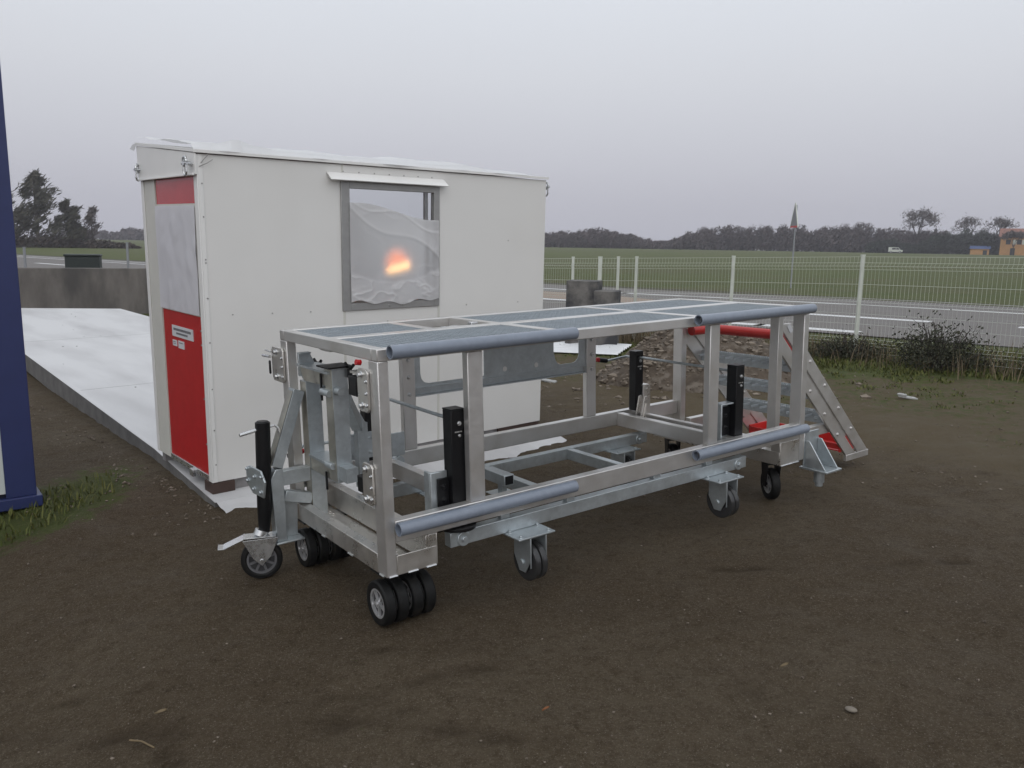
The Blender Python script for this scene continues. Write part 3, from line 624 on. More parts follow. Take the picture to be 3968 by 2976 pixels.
# bolted hinge plates, catches and small fittings on the end posts
def hinge(y0, y1, z0, z1):
    def f(b):
        b.prism([(y0, z0 + .015), (y0 + .015, z0), (y1 - .015, z0), (y1, z0 + .015), (y1, z1 - .015), (y1 - .015, z1), (y0 + .015, z1), (y0, z1 - .015)], 'x', -.012, -.002)
        for z in (z0 + .025, z1 - .025): b.bolt(((-.012), (y0 + y1) / 2 + .012, z), (-1, 0, 0), .011, .014, 1)
        for z in (z0 + .03, z0 + .08, z1 - .05): b.bolt((-.012, y0 + .015, z), (-1, 0, 0), .006, .008, 1)
    return f
part('hinge_plate', [ALU2, ZINC], cart, hinge(.07, .165, .945, 1.125), .002)
part('hinge_plate', [ALU2, ZINC], cart, hinge(.065, .16, .545, .725), .002)
part('hinge_plate', [ALU2, ZINC], cart, hinge(1.00, 1.155, .95, 1.125), .002)
pieces('latch_pin', ZINC, cart, [lambda b: b.cyl((-.03, 1.13, 1.075), (-.03, 1.23, 1.072), .008, 10), lambda b: b.cyl((-.03, 1.12, 1.10), (-.03, 1.19, 1.105), .004, 8)])
pieces('rubber_buffer', BLACK, cart, [lambda b: b.box(.02, .07, .245, .325, .985, 1.07), lambda b: b.box(.04, .10, .245, .325, .545, .62), lambda b: b.box(-.022, -.0125, 1.165, 1.18, .98, 1.05)], .004)
pieces('buffer_mount', ALU2, cart, [lambda b: b.box(.03, .045, .166, .2445, 1.0, 1.05), lambda b: b.box(.05, .065, .161, .2445, .56, .60), lambda b: b.box(.02, .06, .10, .30, 1.085, 1.095)])
part('red_button', RED, cart, lambda b: b.cyl((-.002, .145, 1.148), (-.024, .145, 1.152), .012, 16))
def thandle(p):
    def f(b):
        x, y, z = p; b.cyl((x, y, z - .05), (x, y, z - .01), .014, 12, .011); b.path([(x, y - .045, z + .012), (x, y - .02, z - .004), (x, y + .02, z - .004), (x, y + .045, z + .012)], .0075, 8)
    return f
part('wing_knob', BLACK, cart, thandle((.17, 1.0, 1.04))); part('wing_knob', BLACK, cart, thandle((.14, .56, 1.07)))
part('gusset_plate', GALV, cart, lambda b: (b.prism([(.051, .985), (.15, .985), (.135, 1.05), (.11, 1.105), (.051, 1.105)], 'y', .955, .972), b.box(.051, .11, .93, .9545, 1.097, 1.105)), .003)
# side gate hung between the two bolted posts
def gate(b):
    b.box(.7405, 2.0145, 1.012, 1.045, .783, .790); b.box(.7405, 2.0145, 1.012, 1.045, .828, .835); b.box(.7405, 2.0145, 1.040, 1.045, .7905, .8275)
    def rc(x0, x1, z0, z1, rl, rr):         # a cut-out, corners round
        P = [(x0, z1), (x0, z0 + .05)] if rl else [(x0, z1), (x0, z0)]
        if rl: P += [(x0 + .05 - .05 * math.cos(a), z0 + .05 - .05 * math.sin(a)) for a in (.4, .8, 1.2, math.pi / 2)]
        if rr: P += [(x1 - .05 + .05 * math.sin(a), z0 + .05 - .05 * math.cos(a)) for a in (0, .4, .8, 1.2)] + [(x1, z0 + .05)]
        else: P += [(x1, z0)]
        return P + [(x1, z1)]
    b.box(1.215, 1.748, 1.022, 1.026, .8352, 1.145)
    b.prism([(.7405, .8352), (1.2148, .8352), (1.2148, .852), (.835, .852), (.805, .86), (.788, .88), (.782, .91), (.782, 1.145), (.7405, 1.145)], 'y', 1.022, 1.026)
    b.prism([(1.7482, .8352), (2.0145, .8352), (2.0145, 1.145), (1.957, 1.145), (1.957, .91), (1.95, .885), (1.93, .866), (1.905, .858), (1.80, .858), (1.775, .87), (1.762, .895), (1.7482, .94)], 'y', 1.022, 1.026)
gt = part('side_gate', GALV, cart, gate)
for x in (1.365, 1.606):
    for z in (.876, 1.021): part('gate_hole_disc', WHITE2, gt, lambda b: b.cyl((x, 1.0185, z), (x, 1.0215, z), .0155, 18))  # white discs stand in for see-through holes in the plate
for x in (.70, 2.056):
    for z in (.803, .90, .997): part('post_bolt', ZINC, cart, lambda b: b.bolt((x, 1.008, z), (0, -1, 0), .009, .010))
for p, q in (((.01, -.002, .251), (.05, -.002, .251)), ((.10, -.002, .251), (.15, -.002, .251)), ((.19, -.002, .251), (.24, -.002, .251)), ((-.002, .02, .251), (-.002, .06, .251)), ((-.002, .32, .251), (-.002, .37, .251)), ((-.002, .62, .251), (-.002, .66, .251)), ((.0505, -.002, .34), (.0505, -.002, .345)), ((2.70, -.002, .248), (2.88, -.002, .248))): part('weld_bead', ZINC, cart, lambda b: b.cyl(p, q, .004, 6))

# boarding stairs at the other end
SY0, SY1 = .205, .985
st = part('stair_frame', ALU, cart, lambda b: (b.box(LX + .0065, 3.60, .215, .26, .29, .36), b.box(LX + .0065, 3.62, .93, .975, .29, .36)), .003)
def stringer(y0, y1):
    def f(b):       # two flats with a slot, lower edge runs x = 3.84 - z
        for P in ([(2.938, .897), (2.938, 1.015), (3.853, .10), (3.735, .10)], [(2.938, 1.047), (2.938, 1.09), (3.02, 1.09), (4.01, .10), (3.885, .10)]): b.prism(P, 'y', y0, y1)
        b.prism([(3.835 - 1.0 + .1185, 1.0), (3.835 - 1.0 + .1495, 1.0), (3.835 - .12 + .1495, .12), (3.835 - .12 + .1185, .12)], 'y', y0 + .012, y1 - .002 if y0 > .5 else y1 + .0)
        for t in (.80, .62, .44, .27): b.bolt((3.835 - t + .05, y0, t), (0, -1, 0), .009, .008); b.bolt((3.835 - t + .215, y0, t + .02), (0, -1, 0), .009, .008)
        b.box(3.735, 4.02, y0 - .003, y1 + .003, .055, .0995)
    return f
part('stringer', ALU, st, stringer(.19, .208), .002); part('stringer', ALU, st, stringer(.985, 1.003), .002)
def tread(zt):
    x0 = 3.835 - zt + .03
    b = MB()
    for k in range(10): b.box(x0 - .02, x0 + .19, SY0 + .04 + .075 * k, SY0 + .043 + .075 * k, zt - .030, zt - .014)
    xl = x0 + .07; b.box(xl, xl + .004, SY0 + .005, SY1 - .002, zt - .075, zt - .001); b.box(x0 + .19, x0 + .194, SY0 + .005, SY1 - .002, zt - .035, zt - .012)
    n = 44
    for k in range(n):
        y = SY0 + .012 + (SY1 - SY0 - .03) * k / n
        b.prism([(y, zt - .001), (y + .012, zt - .001), (y + .006, zt + .008)], 'x', xl, xl + .004)
    b.build('tread', TREADM, st)
for zt in (.835, .63, .43): tread(zt)
def red_guard(b):
    z = .990; P = [(2.945, SY1 - .04, z), (3.15, SY1 - .04, z), (3.15, SY0 + .04, z), (2.96, SY0 + .04, z)]
    for p, q in zip(P[:-1], P[1:]): b.cyl(p, q, .034, 18)
    for p in P[1:3]: b.lathe((p[0], p[1], z), (0, 0, 1), [(.034 * math.sin(t), max(.0005, .034 * math.cos(t))) for t in np.linspace(-1.57, 1.57, 9)], 18, closed=False)
part('red_rail', REDM, st, red_guard)
def red_low(b):
    x0, x1, z0, z1 = 3.68, 3.91, .125, .195
    b.box(x0, x1, SY1 - .012, SY1 - .002, z0, z1); b.box(x0, x1, SY0 + .004, SY0 + .014, z0, z1)
    b.box(x1 - .01, x1, SY0 + .0145, SY1 - .0125, z0, z1); b.box(x0, x0 + .008, SY0 + .0145, SY1 - .0125, z0 + .02, z1 - .01); b.box(x0 + .0085, x1 - .0105, SY0 + .0145, SY1 - .0125, z0 + .004, z0 + .012)
part('red_step', REDM, st, red_low, .003)
for a, c in ((1.0, .90), (.24, .13)): part('red_stripe', REDM, st, lambda b: b.prism([(3.835 - a + .128, a), (3.835 - a + .142, a), (3.835 - c + .142, c), (3.835 - c + .128, c)], 'y', .199, .2015))
part('white_sticker', PAPER, st, lambda b: b.prism([(2.975, 1.075), (3.01, 1.085), (3.045, 1.04), (3.01, 1.027)], 'y', .1870, .1888))
# foot bracket welded to the end corner
part('foot_bracket', GALV, cart, lambda b: (b.prism([(-.001, .37), (-.03, .37), (-.15, .2005), (-.001, .2005)], 'x', 2.945, 2.953), b.prism([(-.001, .37), (-.03, .37), (-.15, .2005), (-.001, .2005)], 'x', 3.075, 3.083),
    b.box(2.9365, 3.09, 0, .008, .2005, .425), b.box(2.935, 3.10, -.165, .03, .187, .2), b.cyl((3.02, -.06, .10), (3.02, -.06, .187), .033, 18), b.cyl((3.02, -.06, .075), (3.02, -.06, .10), .024, 18)), .003)

# ------------------------------------------------------------------ white cabin
SL, SW = 2.934, 1.032
H0, H1 = 2.100, 2.200
cabin = empty('site_cabin', 'white flat sided site cabin with red door and film covered window', 'cabin', SM)
def wall_near(b):
    W0, W1, Z0, Z1 = .985, 1.805, 1.085, 1.955
    for x0, x1, z0, z1 in ((.004, W0, 0, H0 - .026), (W1, SL, 0, H0 - .026), (W0, W1, 0, Z0), (W0, W1, Z1, H0 - .026)): b.box(x0, x1, 0, .035, z0, z1)
part('wall_panel', WHITE, cabin, wall_near)
def wall_far(b):
    W0, W1, Z0, Z1 = 1.45, 2.86, 1.285, 2.09
    for x0, x1, z0, z1 in ((.004, W0, 0, H1 - .026), (W1, SL, 0, H1 - .026), (W0, W1, 0, Z0), (W0, W1, Z1, H1 - .026)): b.box(x0, x1, SW - .035, SW, z0, z1)
part('wall_panel', WHITE, cabin, wall_far)
part('wall_panel', WHITE, cabin, lambda b: b.prism([(.036, 0), (SW - .036, 0), (SW - .036, H1 - .03), (.036, H0 - .026)], 'x', SL - .035, SL - .001))
part('cabin_floor', GREYP, cabin, lambda b: b.box(.04, SL - .04, .04, SW - .04, .01, .04))
part('end_wall', PALE, cabin, lambda b: (b.box(0, .034, .775, SW, 0.0, 1.945), b.box(0, .034, .036, .775, 1.945, 2.074), b.prism([(.775, 1.9455), (SW, 1.9455), (SW, H1 - .024), (.775, H0 + .048)], 'x', 0.0, .034)))
part('corner_trim', WHITE2, cabin, lambda b: (b.box(-.006, .0035, -.006, .052, .0, H0 - .03), b.box(.004, .03, -.006, -.0005, .0, H0 - .03), b.box(-.006, -.0005, SW - .045, SW + .004, 0, 1.944)), .002)
fas = part('fascia', WHITE2, cabin, lambda b: (b.prism([(-.012, 1.952), (SW + .01, 1.945), (SW + .01, H1 - .02), (-.012, H0 - .0225)], 'x', -.018, -.0065), b.prism([(-.012, 1.946), (SW + .01, 1.9415), (SW + .01, 1.951), (-.012, 1.958)], 'x', -.034, -.0225)), .002)
part('roof', WHITE2, cabin, lambda b: (b.prism([(-.016, H0 - .019), (SW + .02, H1 - .016), (SW + .02, H1 + .004), (-.016, H0 - .001)], 'x', -.024, SL + .010), b.box(-.024, SL + .010, -.020, -.0165, H0 - .020, H0 - .001)), .001)
def roof_film(b):
    nx_, ny_ = 150, 26; vs = []
    for j in range(ny_ + 1):
        for i in range(nx_ + 1):
            u = i / nx_; v = j / ny_; x = -.022 + 2.74 * u; y = -.012 + 1.02 * v
            base = H0 + .001 + (H1 - H0) * max(0, v) + .002
            n = fbm(x * 1.2, y * 2, 1.6, 4.4, 3); n2 = abs(fbm(x, y, 5, 2.2, 3))
            hgt = .012 + .022 * max(0, n + .2) + .008 * n2
            hgt += .044 * math.exp(-((x - .26) / .11) ** 2) * math.exp(-v * 3) +   .016 * math.exp(-((x - .02) / .09) ** 2) + .008 * math.exp(-((x - 1.2) / .35) ** 2) + .020 * math.exp(-((x - 2.12) / .17) ** 2)
            if x > 2.29: hgt *= .45
            if v < .02: hgt = -.004
            y += (.03 * fbm(x, 0, 3, 1.1, 3) - .006) if v < .02 else 0
            vs.append((x, y, base + hgt))
    b.add(vs, [(j * (nx_ + 1) + i, j * (nx_ + 1) + i + 1, (j + 1) * (nx_ + 1) + i + 1, (j + 1) * (nx_ + 1) + i) for j in range(ny_) for i in range(nx_)])
part('roof_film', FILMR, cabin, roof_film, flip=False, angle=60)
part('film_tail', FILMR, cabin, lambda b: b.add([(-.026, 1.0, 2.195), (-.035, SW + .03, 2.19), (-.05, SW + .05, 2.16), (-.03, SW + .02, 2.145)], [(0, 1, 2, 3)]), flip=False)
# door
door = part('door', RED, cabin, lambda b: b.box(.006, .030, .06, .766, .035, 1.076)); part('transom_panel', RED, cabin, lambda b: b.box(.006, .030, .06, .766, 1.782, 1.943))
part('door_frame', PALE, door, lambda b: (b.box(.004, .032, .0535, .772, 1.7625, 1.7815), b.box(.004, .032, .0535, .10, 1.0765, 1.762), b.box(.004, .032, .735, .772, 1.0765, 1.762), b.box(.004, .032, .1005, .7345, 1.0765, 1.10)))
def dfilm(b):
    n, k = 24, 36; vs = []
    for j in range(k + 1):
        for i in range(n + 1):
            y = .062 + .705 * i / n; z = 1.085 + .685 * j / k
            d = .006 + .010 * max(0, fbm(y * 2.2, z * .9, 3.2, 7.7, 4)) + .006 * abs(fbm(y, z * .4, 9, 3.3, 3))
            vs.append((-.001 - d, y, z))
    b.add(vs, [(j * (n + 1) + i, j * (n + 1) + i + 1, (j + 1) * (n + 1) + i + 1, (j + 1) * (n + 1) + i) for j in range(k) for i in range(n)])
part('window_film', FILMD, door, dfilm, flip=False, angle=60)
part('door_window', INNER, door, lambda b: b.box(.012, .02, .1005, .7345, 1.1005, 1.762))
def notice(y0, y1, z0, z1, rows):
    def f(b):
        b.box(.001, .0055, y0, y1, z0, z1, 0)
        for (a, c, zc, hh) in rows:
            y = c
            while y > a:
                w_ = random.uniform(.010, .017); b.box(.0002, .0009, max(a, y - w_), y, zc - hh / 2, zc + hh / 2, 1); y -= w_ + .0045
    return f
part('notice', [PAPER, INK], door, notice(.222, .60, .903, .978, [(.255, .57, .953, .016), (.315, .52, .927, .013)]), label='white rectangular notice with two lines of small print')
part('notice', [PAPER, INK], door, notice(.526, .60, .836, .876, [(.54, .59, .864, .005), (.54, .59, .852, .005)]), label='smaller square white sticker')
part('notice', [PAPER, INK], door, notice(.394, .494, .829, .880, [(.41, .48, .866, .006)]), label='square white sticker with one dark line')
for z in (.99, .90, .25, .55): part('door_fastener', RIVET, door, lambda b: b.cyl((-.0005, .056, z), (-.010, .056, z), .006, 8))
part('threshold', ZINC, cabin, lambda b: (b.box(.0, .03, .06, .77, -.005, .034), b.box(-.02, .0, .30, .36, -.03, .02)), .002)
pieces('skid', GREYP, cabin, [lambda b: b.box(.02, SL - .02, .02, .08, -.076, -.004), lambda b: b.box(.02, SL - .02, SW - .08, SW - .02, -.076, -.004)])
pieces('skid_block', DARKW, cabin, [lambda b: b.box(-.01, .14, -.012, .12, -.074, -.0045), lambda b: b.box(1.05, 1.42, .0, .06, -.074, -.0042), lambda b: b.box(2.45, 2.92, .002, .06, -.074, -.0042)])
# window
def wframe(b):
    for x0, x1, z0, z1 in ((.975, 1.042, 1.073, 1.964), (1.764, 1.815, 1.073, 1.964), (1.042, 1.764, 1.073, 1.120), (1.042, 1.764, 1.919, 1.964)): b.box(x0, x1, -.014, .03, z0, z1)
    for x in (1.36, 1.48): b.bolt((x, -.014, 1.096), (0, -1, 0), .008, .006)
wf = part('window', FRAMEG, cabin, wframe, .003)
part('pane', GLASS, wf, lambda b: b.box(1.0422, 1.7638, .012, .016, 1.1202, 1.9188))
part('pane', GLASS, wf, lambda b: b.box(1.452, 2.858, SW - .02, SW - .016, 1.287, 2.088))
part('window_stile', FRAMEG, wf, lambda b: (b.box(1.715, 1.745, .04, .06, 1.12, 1.93),))
PLY = []
def wfilm(b):
    n, k = 130, 130; vs = []
    def ridge(p): return (1 - min(1, abs(p) * 2.2)) ** 3
    for j in range(k + 1):
        for i in range(n + 1):
            u = i / n; v = j / k; x = 1.036 + .765 * u
            top = 1.823 - (.105 * sstep(.1, .9, u)); bot = 1.122 + .012 * math.sin(u * 19) + .010 * math.sin(u * 7 + 1)
            z = bot + (top - bot) * v
            lo = 1 / (1 + math.exp((z - (1.265 + .085 * (2 * u - .95) ** 2)) / .005))
            e1 = z - (1.79 - .36 * u - .05 * math.sin(u * 6)); e2 = z - (1.84 - .20 * u - .03 * math.sin(u * 9))
            wr = ridge(fbm(x * 1.1, z * 1.6, 2.6, 6.1, 3)); wl = ridge(fbm(x * 1.2, z * 2.2, 4.2, 1.4, 3))
            upz = 1 / (1 + math.exp(-e1 / .006))
            d = .003 + .002 * wr + lo * (.003 + .005 * wl) + .003 * math.exp(-(e1 / .014) ** 2) + .002 * upz + .0025 * math.exp(-(e2 / .010) ** 2)
            nn = .5 + .5 * fbm(x * 1.0, z * 1.4, 3.3, 2.9, 4)
            PLY.append(min(1, .10 * nn + .22 * wr + lo * (.35 + .3 * wl) + upz * (.25 + .55 * nn * (1 - min(1, abs(e1) * 5))) + .35 * math.exp(-(e2 / .012) ** 2) + .4 * math.exp(-((v - 1) / .02) ** 2)))
            vs.append((x, -.0165 - d, z))
    b.add(vs, [(j * (n + 1) + i, j * (n + 1) + i + 1, (j + 1) * (n + 1) + i + 1, (j + 1) * (n + 1) + i) for j in range(k) for i in range(n)])
wfo = part('window_film', SHEETF, wf, wfilm, flip=False, angle=60)
wfo.data.attributes.new('ply', 'FLOAT', 'POINT').data.foreach_set('value', PLY)
part('canopy', WHITE2, cabin, lambda b: b.prism([(-.001, 2.022), (-.001, 2.014), (-.062, 1.966), (-.066, 1.972)], 'x', .875, 1.862), .001)
for x, z in [(2.09, 1.067), (2.64, 1.066), (.73, 1.08), (.45, 1.085), (.18, 1.09), (2.52, 1.573), (1.35, .98), (2.2, .2), (1.6, .2), (.6, .2)] + [(1.0 + .125 * k, 2.03) for k in range(7)]:
    part('rivet', RIVET, cabin, lambda b: b.cyl((x, -.0005, z), (x, -.004, z), .004, 8))
for z in (.12, .35, .62, .92, 1.2, 1.42, 1.44, 1.7, 1.9): part('rivet', RIVET, cabin, lambda b: b.cyl((.022, -.0065, z), (.022, -.009, z), .0045, 8))
pieces('panel_joint', PALE, cabin, [lambda b: b.box(1.808, 1.826, -.0022, -.0004, .0, 1.072), lambda b: b.box(.983, 1.001, -.0022, -.0004, 0, 1.072), lambda b: b.box(.986, 1.0, -.002, -.0004, 2.025, 2.08)])
def shackle(x, y, z, ax_):
    b = MB(); a = Vector(ax_)
    b.cyl(Vector((x, y, z)) - a * .008, Vector((x, y, z)) + a * .05, .013, 12)
    s2 = a.cross(Vector((0, 0, 1))); c = Vector((x, y, z)) + a * .04
    ring = [c + s2 * math.cos(t) * .024 + Vector((0, 0, .012 + math.sin(t) * .026)) for t in np.linspace(0, 2 * math.pi, 15)]; b.path(ring, .009, 8)
    U = [c + s2 * .022, c + s2 * .022 - Vector((0, 0, .05))] + [c + s2 * .022 * math.cos(t) - Vector((0, 0, .05 + .022 * math.sin(t))) for t in (.8, 1.57, 2.3)] + [c - s2 * .022 - Vector((0, 0, .05)), c - s2 * .022]
    b.path(U, .007, 8); b.cyl(c - s2 * .04, c + s2 * .04, .009, 10)
    b.build('shackle', ZINC, cabin)
shackle(-.022, .03, 2.015, (-1, 0, 0)); shackle(-.0, .985, 2.015, (-.7, .7, 0)); shackle(SL, .04, 2.02, (1, 0, 0))
part('wire_tie', RIVET, cabin, lambda b: (b.path([(.01, -.008, 2.00), (.05, -.03, 2.02), (.09, -.02, 2.045)], .0022, 5), b.path([(.02, -.008, 2.02), (.07, -.02, 2.08)], .002, 5)))
# added lamp behind the film, imitating a warm reflection in the window
glow = empty('window_glow', 'added orange domed lamp behind the cabin window film', 'glow', SM @ Matrix.Translation((1.478, .075, 1.36)) @ Matrix.Rotation(R(-6), 4, 'Y'))
def dome(b):
    n = 14; prof = [(0, .095)] + [(.11 * math.sin(t), .095 * math.cos(t)) for t in np.linspace(.2, 1.5, 7)] + [(.11, .001)]
    b.lathe((0, 0, .024), (0, 0, 1), prof, 24, 0, closed=False); b.v = [(x, y * .4 + .03, z) for x, y, z in b.v]
part('glow_dome', GLOW_O, glow, dome)
part('glow_band', GLOW_Y, glow, lambda b: b.cyl((-.095, 0, -.006), (.095, 0, .016), .022, 14))
part('glow_bracket', FRAMEG, glow, lambda b: (b.box(-.015, .015, .05, .25, -.08, -.06), b.cyl((0, .05, -.07), (0, .02, 0), .006, 8)))

# ------------------------------------------------------------------ blue container at the left edge
a_ = math.atan2(-.62, -.785)
cont = empty('site_container', 'dark blue steel container with pale panel standing at the left edge', 'container', Matrix.Translation((-3.06, 5.04, gz(-3.06, 5.04))) @ Matrix.Rotation(math.atan2(.62, .785), 4, 'Z'))
# local: +x runs back toward the corner, the body spreads to -x and +y
part('container_body', BLUE, cont, lambda b: (b.box(-2.4, -.002, .03, .30, .10, 2.95), b.box(-2.4, 0, .0, .30, 2.9505, 3.08)), .004)
part('corner_post', BLUE, cont, lambda b: b.box(-.17, 0, -.004, .0295, .075, 2.95), .004)
part('wall_panel', CPANEL, cont, lambda b: b.box(-2.4, -.1705, .006, .0295, .105, 2.95))
part('base_rail', BLUE, cont, lambda b: (b.box(-2.4, .028, -.03, .30, .0, .0745),), .006)

# ------------------------------------------------------------------ things behind the yard
wallo = MB(); wallo.beam((-19, 15.4, .35), (-5.6, 20.85, .35), .22, 1.16)
tag(wallo.build('concrete_wall', CONC, bevel=.02), 'low stained grey concrete wall at the far end of the white pad', 'wall')
gb = empty('waste_bin', 'dark green box bin standing just behind the concrete wall', 'bin', Matrix.Translation((-11.62, 22.1, 0)) @ Matrix.Rotation(R(22), 4, 'Z'))
part('bin_body', GREENB, gb, lambda b: b.box(-.42, .42, -.3, .3, .06, 1.13), .02); part('bin_lid', GREENB, gb, lambda b: b.box(-.44, .44, -.32, .32, 1.131, 1.19), .015)
part('bin_base', CONC2, gb, lambda b: b.box(-.44, .44, -.33, .3, -.3, .0595))
for (x, y, h, lab) in ((-13.4, 22.4, 1.33, 'thin grey wire fence post nearest the blue container'), (-11.05, 23.4, 1.5, 'thin grey wire fence post beside the dark green bin')):
    b = MB(); b.cyl((x, y, -.3), (x + .02, y, h), .035, 8); b.cyl((x + .02, y, h), (x + .02, y, h + .02), .045, 8); tag(b.build('wire_post', POLEM), lab, 'fence post', 'thin posts behind the concrete wall')

# white mesh fence
FP = [(6.6, 8.65), (4.735, 11.149), (3.37, 12.60), (2.03, 13.58), (1.733, 13.62), (1.45, 13.80), (1.02, 14.16), (.45, 14.72), (-.6, 15.7), (-2.2, 17.1), (-3.8, 18.6)]
fence = empty('mesh_fence', 'white welded mesh fence with square posts along the road', 'fence')
FH = 1.40
for k, (x, y) in enumerate(FP):
    z = gz(x, y); wd = .042 if k != 5 else .06
    b = MB(); b.box(x - wd / 2, x + wd / 2, y - wd / 2, y + wd / 2, z - .3, z + FH - .02); b.box(x - wd / 2 - .004, x + wd / 2 + .004, y - wd / 2 - .004, y + wd / 2 + .004, z + FH - .02, z + FH); b.build('fence_post', FENCEW, fence)
for k in range(len(FP) - 1):
    p, q = Vector((*FP[k], 0)), Vector((*FP[k + 1], 0)); d = q - p; l = d.length; d.normalize(); nrm = Vector((d.y, -d.x, 0))
    if nrm.y > 0: nrm = -nrm
    b = MB(); zp, zq = gz(p.x, p.y), gz(q.x, q.y)
    folds = [(.08, 0), (.17, 0), (.215, .045), (.26, 0), (.72, 0), (.765, .04), (.81, 0), (1.20, 0), (1.245, .04), (1.29, 0), (1.37, 0)]
    n = max(2, int(l / .052)); w_ = .0014
    for i in range(n + 1):
        t = i / n; c = p.lerp(q, t); z0 = zp + (zq - zp) * t
        vs = []
        for (hz, off) in folds:
            o = c + nrm * (off + .024); vs += [o + d * w_ + Vector((0, 0, z0 + hz)), o - d * w_ + Vector((0, 0, z0 + hz)), o + nrm * w_ * 1.6 + Vector((0, 0, z0 + hz))]
        m_ = len(folds); b.add(vs, [(3 * a + e, 3 * a + (e + 1) % 3, 3 * a + 3 + (e + 1) % 3, 3 * a + 3 + e) for a in range(m_ - 1) for e in range(3)])
    for hz, off in [(.08, 0), (.17, 0), (.215, .045), (.26, 0), (.46, 0), (.60, 0), (.72, 0), (.765, .04), (.81, 0), (1.0, 0), (1.2, 0), (1.245, .04), (1.29, 0), (1.37, 0)]:
        o = nrm * (off + .024); b.cyl(p + o + Vector((0, 0, zp + hz)), q + o + Vector((0, 0, zq + hz)), .0021, 4)
    b.build('mesh_panel', FENCEW, fence, flip=False)

# concrete blocks in front of the fence
for (x, y, w, h, rz, lab) in ((1.13, 12.98, .50, 1.03, -.25, 'dark stained concrete block, taller of the two by the fence'), (1.47, 12.72, .38, .88, -.2, 'lighter lower concrete block leaning beside the tall dark one')):
    b = MB(); b.box(-w / 2, w / 2, -.25, .25, -.1, h)
    o = b.build('concrete_block', CONC2, bevel=.008); o.location = (x, y, gz(x, y)); o.rotation_euler = (0, 0, rz); tag(o, lab, 'concrete block', 'concrete blocks by the fence')
# white corrugated sheet on the ground
b = MB(); A_, B_, C_, D_ = (Vector((1.84, 12.42, 0)), Vector((1.50, 11.52, 0)), Vector((-.6, 12.5, 0)), Vector((-.2, 13.9, 0)))
nu, nv = 40, 60; vs = []
for j in range(nv + 1):
    for i in range(nu + 1):
        u, v = i / nu, j / nv; p = A_.lerp(D_, u).lerp(B_.lerp(C_, u), v); vs.append((p.x, p.y, gz(p.x, p.y) + .03 + .010 * math.sin(v * 44) + .03 * (1 - v)))
b.add(vs, [(j * (nu + 1) + i, j * (nu + 1) + i + 1, (j + 1) * (nu + 1) + i + 1, (j + 1) * (nu + 1) + i) for j in range(nv) for i in range(nu)])
o = b.build('roof_sheet', SHEETW, flip=False); sm = o.modifiers.new('solid', 'SOLIDIFY'); sm.thickness = .004; tag(o, 'white corrugated roofing sheet lying flat in the grass by the blocks', 'roofing sheet')

# road sign
sg = empty('warning_sign', 'triangular road sign on a tall thin pole, seen from behind', 'road sign', Matrix.Translation((12.27, 36.27, -.03)) @ Matrix.Rotation(R(-92), 4, 'Z'))
part('pole', POLEM, sg, lambda b: b.cyl((0, .045, -.4), (0, .045, 3.6), .035, 10))
part('sign_plate', [SIGNB, FENCEW, REDM], sg, lambda b: (b.prism([(-.55, 2.62), (.55, 2.62), (0, 3.66)], 'y', -.012, .0), b.beam((-.56, -.006, 2.62), (-.0, -.006, 3.68), .05, .03, (0, 1, 0), 1), b.beam((.56, -.006, 2.62), (0, -.006, 3.68), .05, .03, (0, 1, 0), 1), b.box(-.50, .50, -.014, .002, 2.62, 2.70, 2)))

# mound of earth and stones
mo = MB(); nu = 56; vs = []
MX, MY = 2.2, 9.55
def mound(x, y):
    u = (x - MX) / (1.22 if x < MX else 1.5); v = (y - MY) / .95; r = math.hypot(u, v); n = fbm(x, y, 1.8, 9.0, 4)
    return max(0, (1 - r ** 1.6)) * (.64 + .14 * n) + (.02 * fbm(x, y, 9, 2.0, 3) if r < 1 else 0)
for j in range(nu + 1):
    for i in range(nu + 1):
        x = MX - 1.7 + 3.4 * i / nu; y = MY - 1.1 + 2.2 * j / nu; h = mound(x, y); vs.append((x, y, gz(x, y) + h - (.05 if h <= 0.001 else 0)))
mo.add(vs, [(j * (nu + 1) + i, j * (nu + 1) + i + 1, (j + 1) * (nu + 1) + i + 1, (j + 1) * (nu + 1) + i) for j in range(nu) for i in range(nu)])
DIRT = mat('mound_dirt', (0.075, 0.056, 0.04), 0.9, 0, 0.35, 6, bump=.7, bscale=25, dirt=(0.15, 0.125, 0.10), dirt_scale=10, dirt_lo=.5, dirt_hi=.66)
tag(mo.build('earth_mound', DIRT, flip=False, angle=180), 'mound of brown earth strewn with stones behind the cart', 'earth mound', kind='structure')
def stone(b, x, y, z, r):
    n = 6; ph = random.random() * 6; sq = random.uniform(.5, .8); a = random.uniform(.7, 1.35)
    vs = [(x, y, z + r * sq)] + [(x + r * a * math.cos(ph + 2 * math.pi * k / n) * random.uniform(.8, 1.15), y + r * math.sin(ph + 2 * math.pi * k / n) * random.uniform(.8, 1.15), z + r * sq * random.uniform(.1, .45)) for k in range(n)] + [(x + r * .8 * a * math.cos(ph + 2 * math.pi * k / n), y + r * .8 * math.sin(ph + 2 * math.pi * k / n), z - r * .5) for k in range(n)]
    b.add(vs, [(0, 1 + k, 1 + (k + 1) % n) for k in range(n)] + [(1 + k, 7 + k, 7 + (k + 1) % n, 1 + (k + 1) % n) for k in range(n)])
gv = MB()
for _ in range(1500):
    x = random.gauss(MX - .15, .75); y = random.gauss(MY - .15, .55); h = mound(x, y)
    if h > .0 or random.random() < .35: stone(gv, x, y, gz(x, y) + h, random.choice((.012, .016, .02, .02, .03, .042)) * random.uniform(.7, 1.3))
